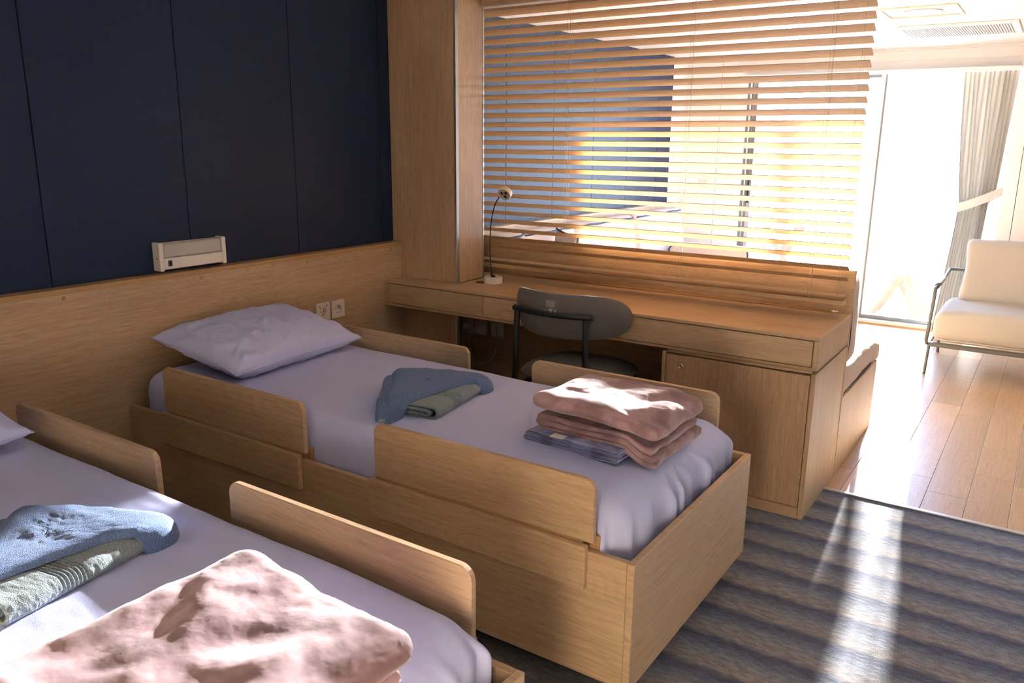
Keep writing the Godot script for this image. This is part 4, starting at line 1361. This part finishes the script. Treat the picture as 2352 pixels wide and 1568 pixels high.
func armchair() -> void:
	var a := thing("lounge_armchair", "cream upholstered armchair on a grey tubular frame by the curtain", "armchair", Vector3(2.70, 0, -3.0))
	var x0 := 2.303
	var x1 := 3.10
	var zf := -2.665
	var zb := -3.40
	var limp := func(p: Vector3) -> Vector3:
		return p + Vector3(0.004 * n3(p, 5.0), 0.004 * n3(p + Vector3(5, 0, 0), 5.0), 0.004 * n3(p + Vector3(0, 5, 0), 5.0))
	var crown := func(p: Vector3) -> Vector3:
		var q: Vector3 = limp.call(p)
		q.y += 0.02 * smoothstep(0.33, 0.42, p.y) * (1.0 - pow((p.x - 2.70) / 0.4, 2.0))
		q.z += 0.012 * smoothstep(-2.75, -2.67, p.z) * sin(clampf((p.y - 0.24) / 0.18, 0.0, 1.0) * PI)
		return q
	var seat := piped_cushion(a, "seat_cushion", Vector3(x0 + 0.012, 0.218, -3.36), Vector3(x1 - 0.012, 0.415, zf), Vector3(0.06, 0.06, 0.06), M.cushion_cream, Vector3i(30, 16, 30), crown)
	var st := smooth()
	tube(st, [limp.call(Vector3(x0 + 0.04, 0.24, zf + 0.012)), limp.call(Vector3(2.7, 0.24, zf + 0.018)), limp.call(Vector3(x1 - 0.04, 0.24, zf + 0.012))], 0.004, 6)
	build(st, "seam", M.cushion_cream, seat)
	var lean := func(p: Vector3) -> Vector3:
		var q: Vector3 = limp.call(p)
		var t := clampf((p.y - 0.40) / 0.42, 0.0, 1.0)
		q.z -= 0.14 * t
		q.x += (2.73 - p.x) * 0.06 * sin(t * PI)
		return q
	piped_cushion(a, "back_cushion", Vector3(2.385, 0.405, -3.32), Vector3(3.06, 0.83, -3.16), Vector3(0.05, 0.06, 0.07), M.cushion_cream, Vector3i(30, 26, 14), lean)
	for x in [x0, x1]:
		st = smooth()
		tube(st, curve([Vector3(x, 0.20, -3.30), Vector3(x, 0.20, -3.0), Vector3(x - 0.004, 0.20, zf - 0.03), Vector3(x - 0.012, 0.225, zf), Vector3(x - 0.008, 0.30, zf - 0.002), Vector3(x, 0.50, zf - 0.012), Vector3(x, 0.553, zf - 0.022), Vector3(x, 0.567, zf - 0.05), Vector3(x, 0.575, -2.95), Vector3(x, 0.585, -3.30), Vector3(x, 0.60, -3.44)], 6), 0.0115, 12)
		var arm := build(st, "arm", M.metal_green_grey, a)
		st = smooth()
		tube(st, [Vector3(x, 0.568, -2.74), Vector3(x, 0.572, -2.84), Vector3(x, 0.576, -3.0), Vector3(x, 0.579, -3.08)], 0.0165, 12)
		build(st, "arm_pad", M.metal_green_grey, arm)
		st = smooth()
		tube(st, curve([Vector3(x + 0.006, 0.20, zf - 0.02), Vector3(x + 0.004, 0.15, zf - 0.012), Vector3(x, 0.0, zf + 0.0)], 4), 0.010, 12)
		build(st, "leg", M.metal_green_grey, a)
		st = smooth()
		tube(st, curve([Vector3(x, 0.20, -3.25), Vector3(x, 0.10, -3.30), Vector3(x, 0.0, -3.36)], 4), 0.010, 12)
		build(st, "leg", M.metal_green_grey, a)
	one_box("front_rail", Vector3(x0, 0.186, zf - 0.03), Vector3(x1, 0.214, zf + 0.004), M.metal_green_grey, a, 0.008)
	st = smooth()
	tube(st, [Vector3(x0, 0.20, -3.30), Vector3(x1, 0.20, -3.30)], 0.011, 10)
	tube(st, [Vector3(x0, 0.60, -3.44), Vector3(x1, 0.60, -3.44)], 0.011, 10)
	build(st, "back_rail", M.metal_green_grey, a)

func ceiling_things() -> void:
	var v := thing("ceiling_vent", "slatted grey air vent set in the lounge ceiling near the window", "vent", Vector3(2.2, TOP, -3.04))
	one_box("backing", Vector3(1.90, TOP - 0.004, -3.30), Vector3(2.50, TOP - 0.001, -2.77), M.vent_grey, v)
	for q in [[1.86, 1.90, -3.34, -2.73], [2.50, 2.54, -3.34, -2.73], [1.90, 2.50, -3.34, -3.30], [1.90, 2.50, -2.77, -2.73]]:
		one_box("frame_bar", Vector3(q[0], TOP - 0.016, q[2]), Vector3(q[1], TOP - 0.0005, q[3]), M.white_paint, v, 0.003)
	for k in 40:
		var x := 1.9075 + k * 0.0148
		one_box("slat", Vector3(x, TOP - 0.013, -3.299), Vector3(x + 0.006, TOP - 0.0045, -2.771), M.white_paint, v, 0.0008)
	for q in [[2.107, -3.47, "white ring downlight in the lounge ceiling between vent and window"], [1.087, -2.06, "white ring downlight in the lounge ceiling seen through the blind"]]:
		var c := Vector3(q[0], TOP, q[1])
		var l := thing("downlight", q[2], "ceiling light", c)
		var st := smooth()
		lathe(st, c, [Vector2(0.062, -0.004), Vector2(0.07, -0.010), Vector2(0.082, -0.009), Vector2(0.088, -0.0005)], 36, Basis(Vector3(1, 0, 0), PI) * Basis().scaled(Vector3(1, -1, 1)))
		build(st, "bezel", M.white_paint, l)
		st = flat()
		lathe(st, c, [Vector2(0, -0.004), Vector2(0.064, -0.004)], 36)
		build(st, "lens", M.diffuser, l)
	var sp := Vector3(1.745, TOP, -2.02)
	var s := thing("sprinkler", "small white sprinkler head in the lounge ceiling", "sprinkler", sp)
	var st := smooth()
	lathe(st, sp + Vector3(0, -0.008, 0), [Vector2(0, 0), Vector2(0.03, 0.0), Vector2(0.038, 0.0075)], 24)
	build(st, "rosette", M.aluminium, s)
	st = smooth()
	tube(st, [sp + Vector3(0, -0.004, 0), sp + Vector3(0, -0.03, 0)], 0.005, 8)
	build(st, "nozzle", M.aluminium, s)
	st = smooth()
	lathe(st, sp + Vector3(0, -0.033, 0), [Vector2(0, 0), Vector2(0.014, 0.0), Vector2(0.014, 0.002), Vector2(0, 0.002)], 16)
	build(st, "deflector", M.aluminium, s)
	# hatch with a round grille
	var h := thing("ceiling_hatch", "square framed ceiling hatch with a round grey speaker grille", "hatch", Vector3(2.10, TOP, -2.14))
	for q in [[1.90, 2.30, -1.955, -1.935], [1.90, 2.30, -2.345, -2.325], [1.90, 1.92, -2.325, -1.955], [2.28, 2.30, -2.325, -1.955]]:
		one_box("frame_bar", Vector3(q[0], TOP - 0.008, q[2]), Vector3(q[1], TOP - 0.0005, q[3]), M.cream_paint, h, 0.002)
	st = flat()
	lathe(st, Vector3(2.11, TOP - 0.006, -2.145), [Vector2(0, 0.0), Vector2(0.098, 0.0), Vector2(0.1, 0.005)], 40)
	build(st, "speaker_grille", M.vent_grey, h)

func balcony() -> void:
	var d := struct_node("floor")
	for k in 14:
		one_box("deck_board", Vector3(-1.0, -0.14, -6.05 + k * 0.135), Vector3(4.8, -0.008, -6.05 + k * 0.135 + 0.130), M.deck, d, 0.002)
	for q in [[1.835, -4.60, "folding wooden table with crossed legs on the balcony by the open view", 0.0], [0.58, -5.3, "folding wooden table with crossed legs on the balcony beyond the fixed pane", 0.35]]:
		var c := Vector3(q[0], -0.008, q[1])
		var t := thing("folding_table", q[2], "table", c)
		var turn := Basis(Vector3.UP, q[3])
		for s in [-1.0, 1.0]:
			for z in [-0.16, 0.16]:
				var st := flat()
				var a := c + turn * Vector3(-0.205 * s, 0.0, z + 0.014 * s)
				var b := c + turn * Vector3(0.19 * s, 0.69, z + 0.014 * s)
				var dir := (b - a).normalized()
				var side := dir.cross(turn * Vector3(0, 0, 1)).normalized() * 0.026
				var dep := turn * Vector3(0, 0, 0.011)
				var q8 := []
				for e in [[a, -1, -1], [a, 1, -1], [a, 1, 1], [a, -1, 1], [b, -1, -1], [b, 1, -1], [b, 1, 1], [b, -1, 1]]: q8.append(e[0] + side * e[1] + dep * e[2])
				for f in [[0, 1, 5, 4], [1, 2, 6, 5], [2, 3, 7, 6], [3, 0, 4, 7], [0, 1, 2, 3], [4, 5, 6, 7]]:
					var mid: Vector3 = (q8[f[0]] + q8[f[2]]) / 2.0
					quad_out(st, q8[f[0]], q8[f[1]], q8[f[2]], q8[f[3]], mid - (a + b) / 2.0)
				build(st, "leg", M.table_wood, t)
		for k in 5:
			var st := flat()
			box(st, Vector3(-0.28, 0.69, -0.21 + k * 0.12), Vector3(0.245, 0.712, -0.21 + k * 0.12 + 0.114), 0.002)
			var m := st.commit()
			var st2 := SurfaceTool.new()
			st2.append_from(m, 0, Transform3D(turn, c))
			build(st2, "top_slat", M.white_paint, t)
	var tray := thing("storage_box", "low white storage box standing on the balcony table by the open view", "box", Vector3(1.82, 0.704, -4.5))
	one_box("body", Vector3(1.56, 0.7045, -4.72), Vector3(2.078, 0.80, -4.30), M.white_paint, tray, 0.006)
	one_box("lid", Vector3(1.555, 0.80, -4.725), Vector3(2.083, 0.815, -4.295), M.white_paint, tray, 0.004)
	var pc := Vector3(1.08, -0.008, -4.65)
	var p := thing("potted_palm", "small potted palm on the balcony behind the fixed pane", "plant", pc)
	var st := flat()
	lathe(st, pc, [Vector2(0, 0), Vector2(0.08, 0), Vector2(0.11, 0.2), Vector2(0.118, 0.21), Vector2(0.1, 0.21), Vector2(0.0, 0.19)], 24)
	build(st, "pot", M.pot, p)
	var rng := RandomNumberGenerator.new()
	rng.seed = 77
	for k in 11:
		var ang := TAU * k / 11 + rng.randf() * 0.3
		var out := Vector3(cos(ang), 0, sin(ang))
		var base := pc + Vector3(0, 0.19, 0)
		var spine := curve([base, base + out * 0.06 + Vector3(0, 0.12, 0), base + out * 0.15 + Vector3(0, 0.22 + 0.05 * rng.randf(), 0), base + out * 0.27 + Vector3(0, 0.19, 0)], 5)
		st = flat()
		tube(st, spine, 0.003, 5)
		var across := out.cross(Vector3.UP)
		for i in range(4, spine.size()):
			for s in [-1.0, 1.0]:
				var root: Vector3 = spine[i]
				var tip: Vector3 = root + across * s * 0.055 + out * 0.04 - Vector3(0, 0.015, 0)
				var wide := out * 0.006
				tri_out(st, root - wide, root + wide, tip, Vector3.UP)
				tri_out(st, root - wide - Vector3(0, 0.001, 0), root + wide - Vector3(0, 0.001, 0), tip, Vector3.DOWN)
		build(st, "leaf", M.leaf, p)
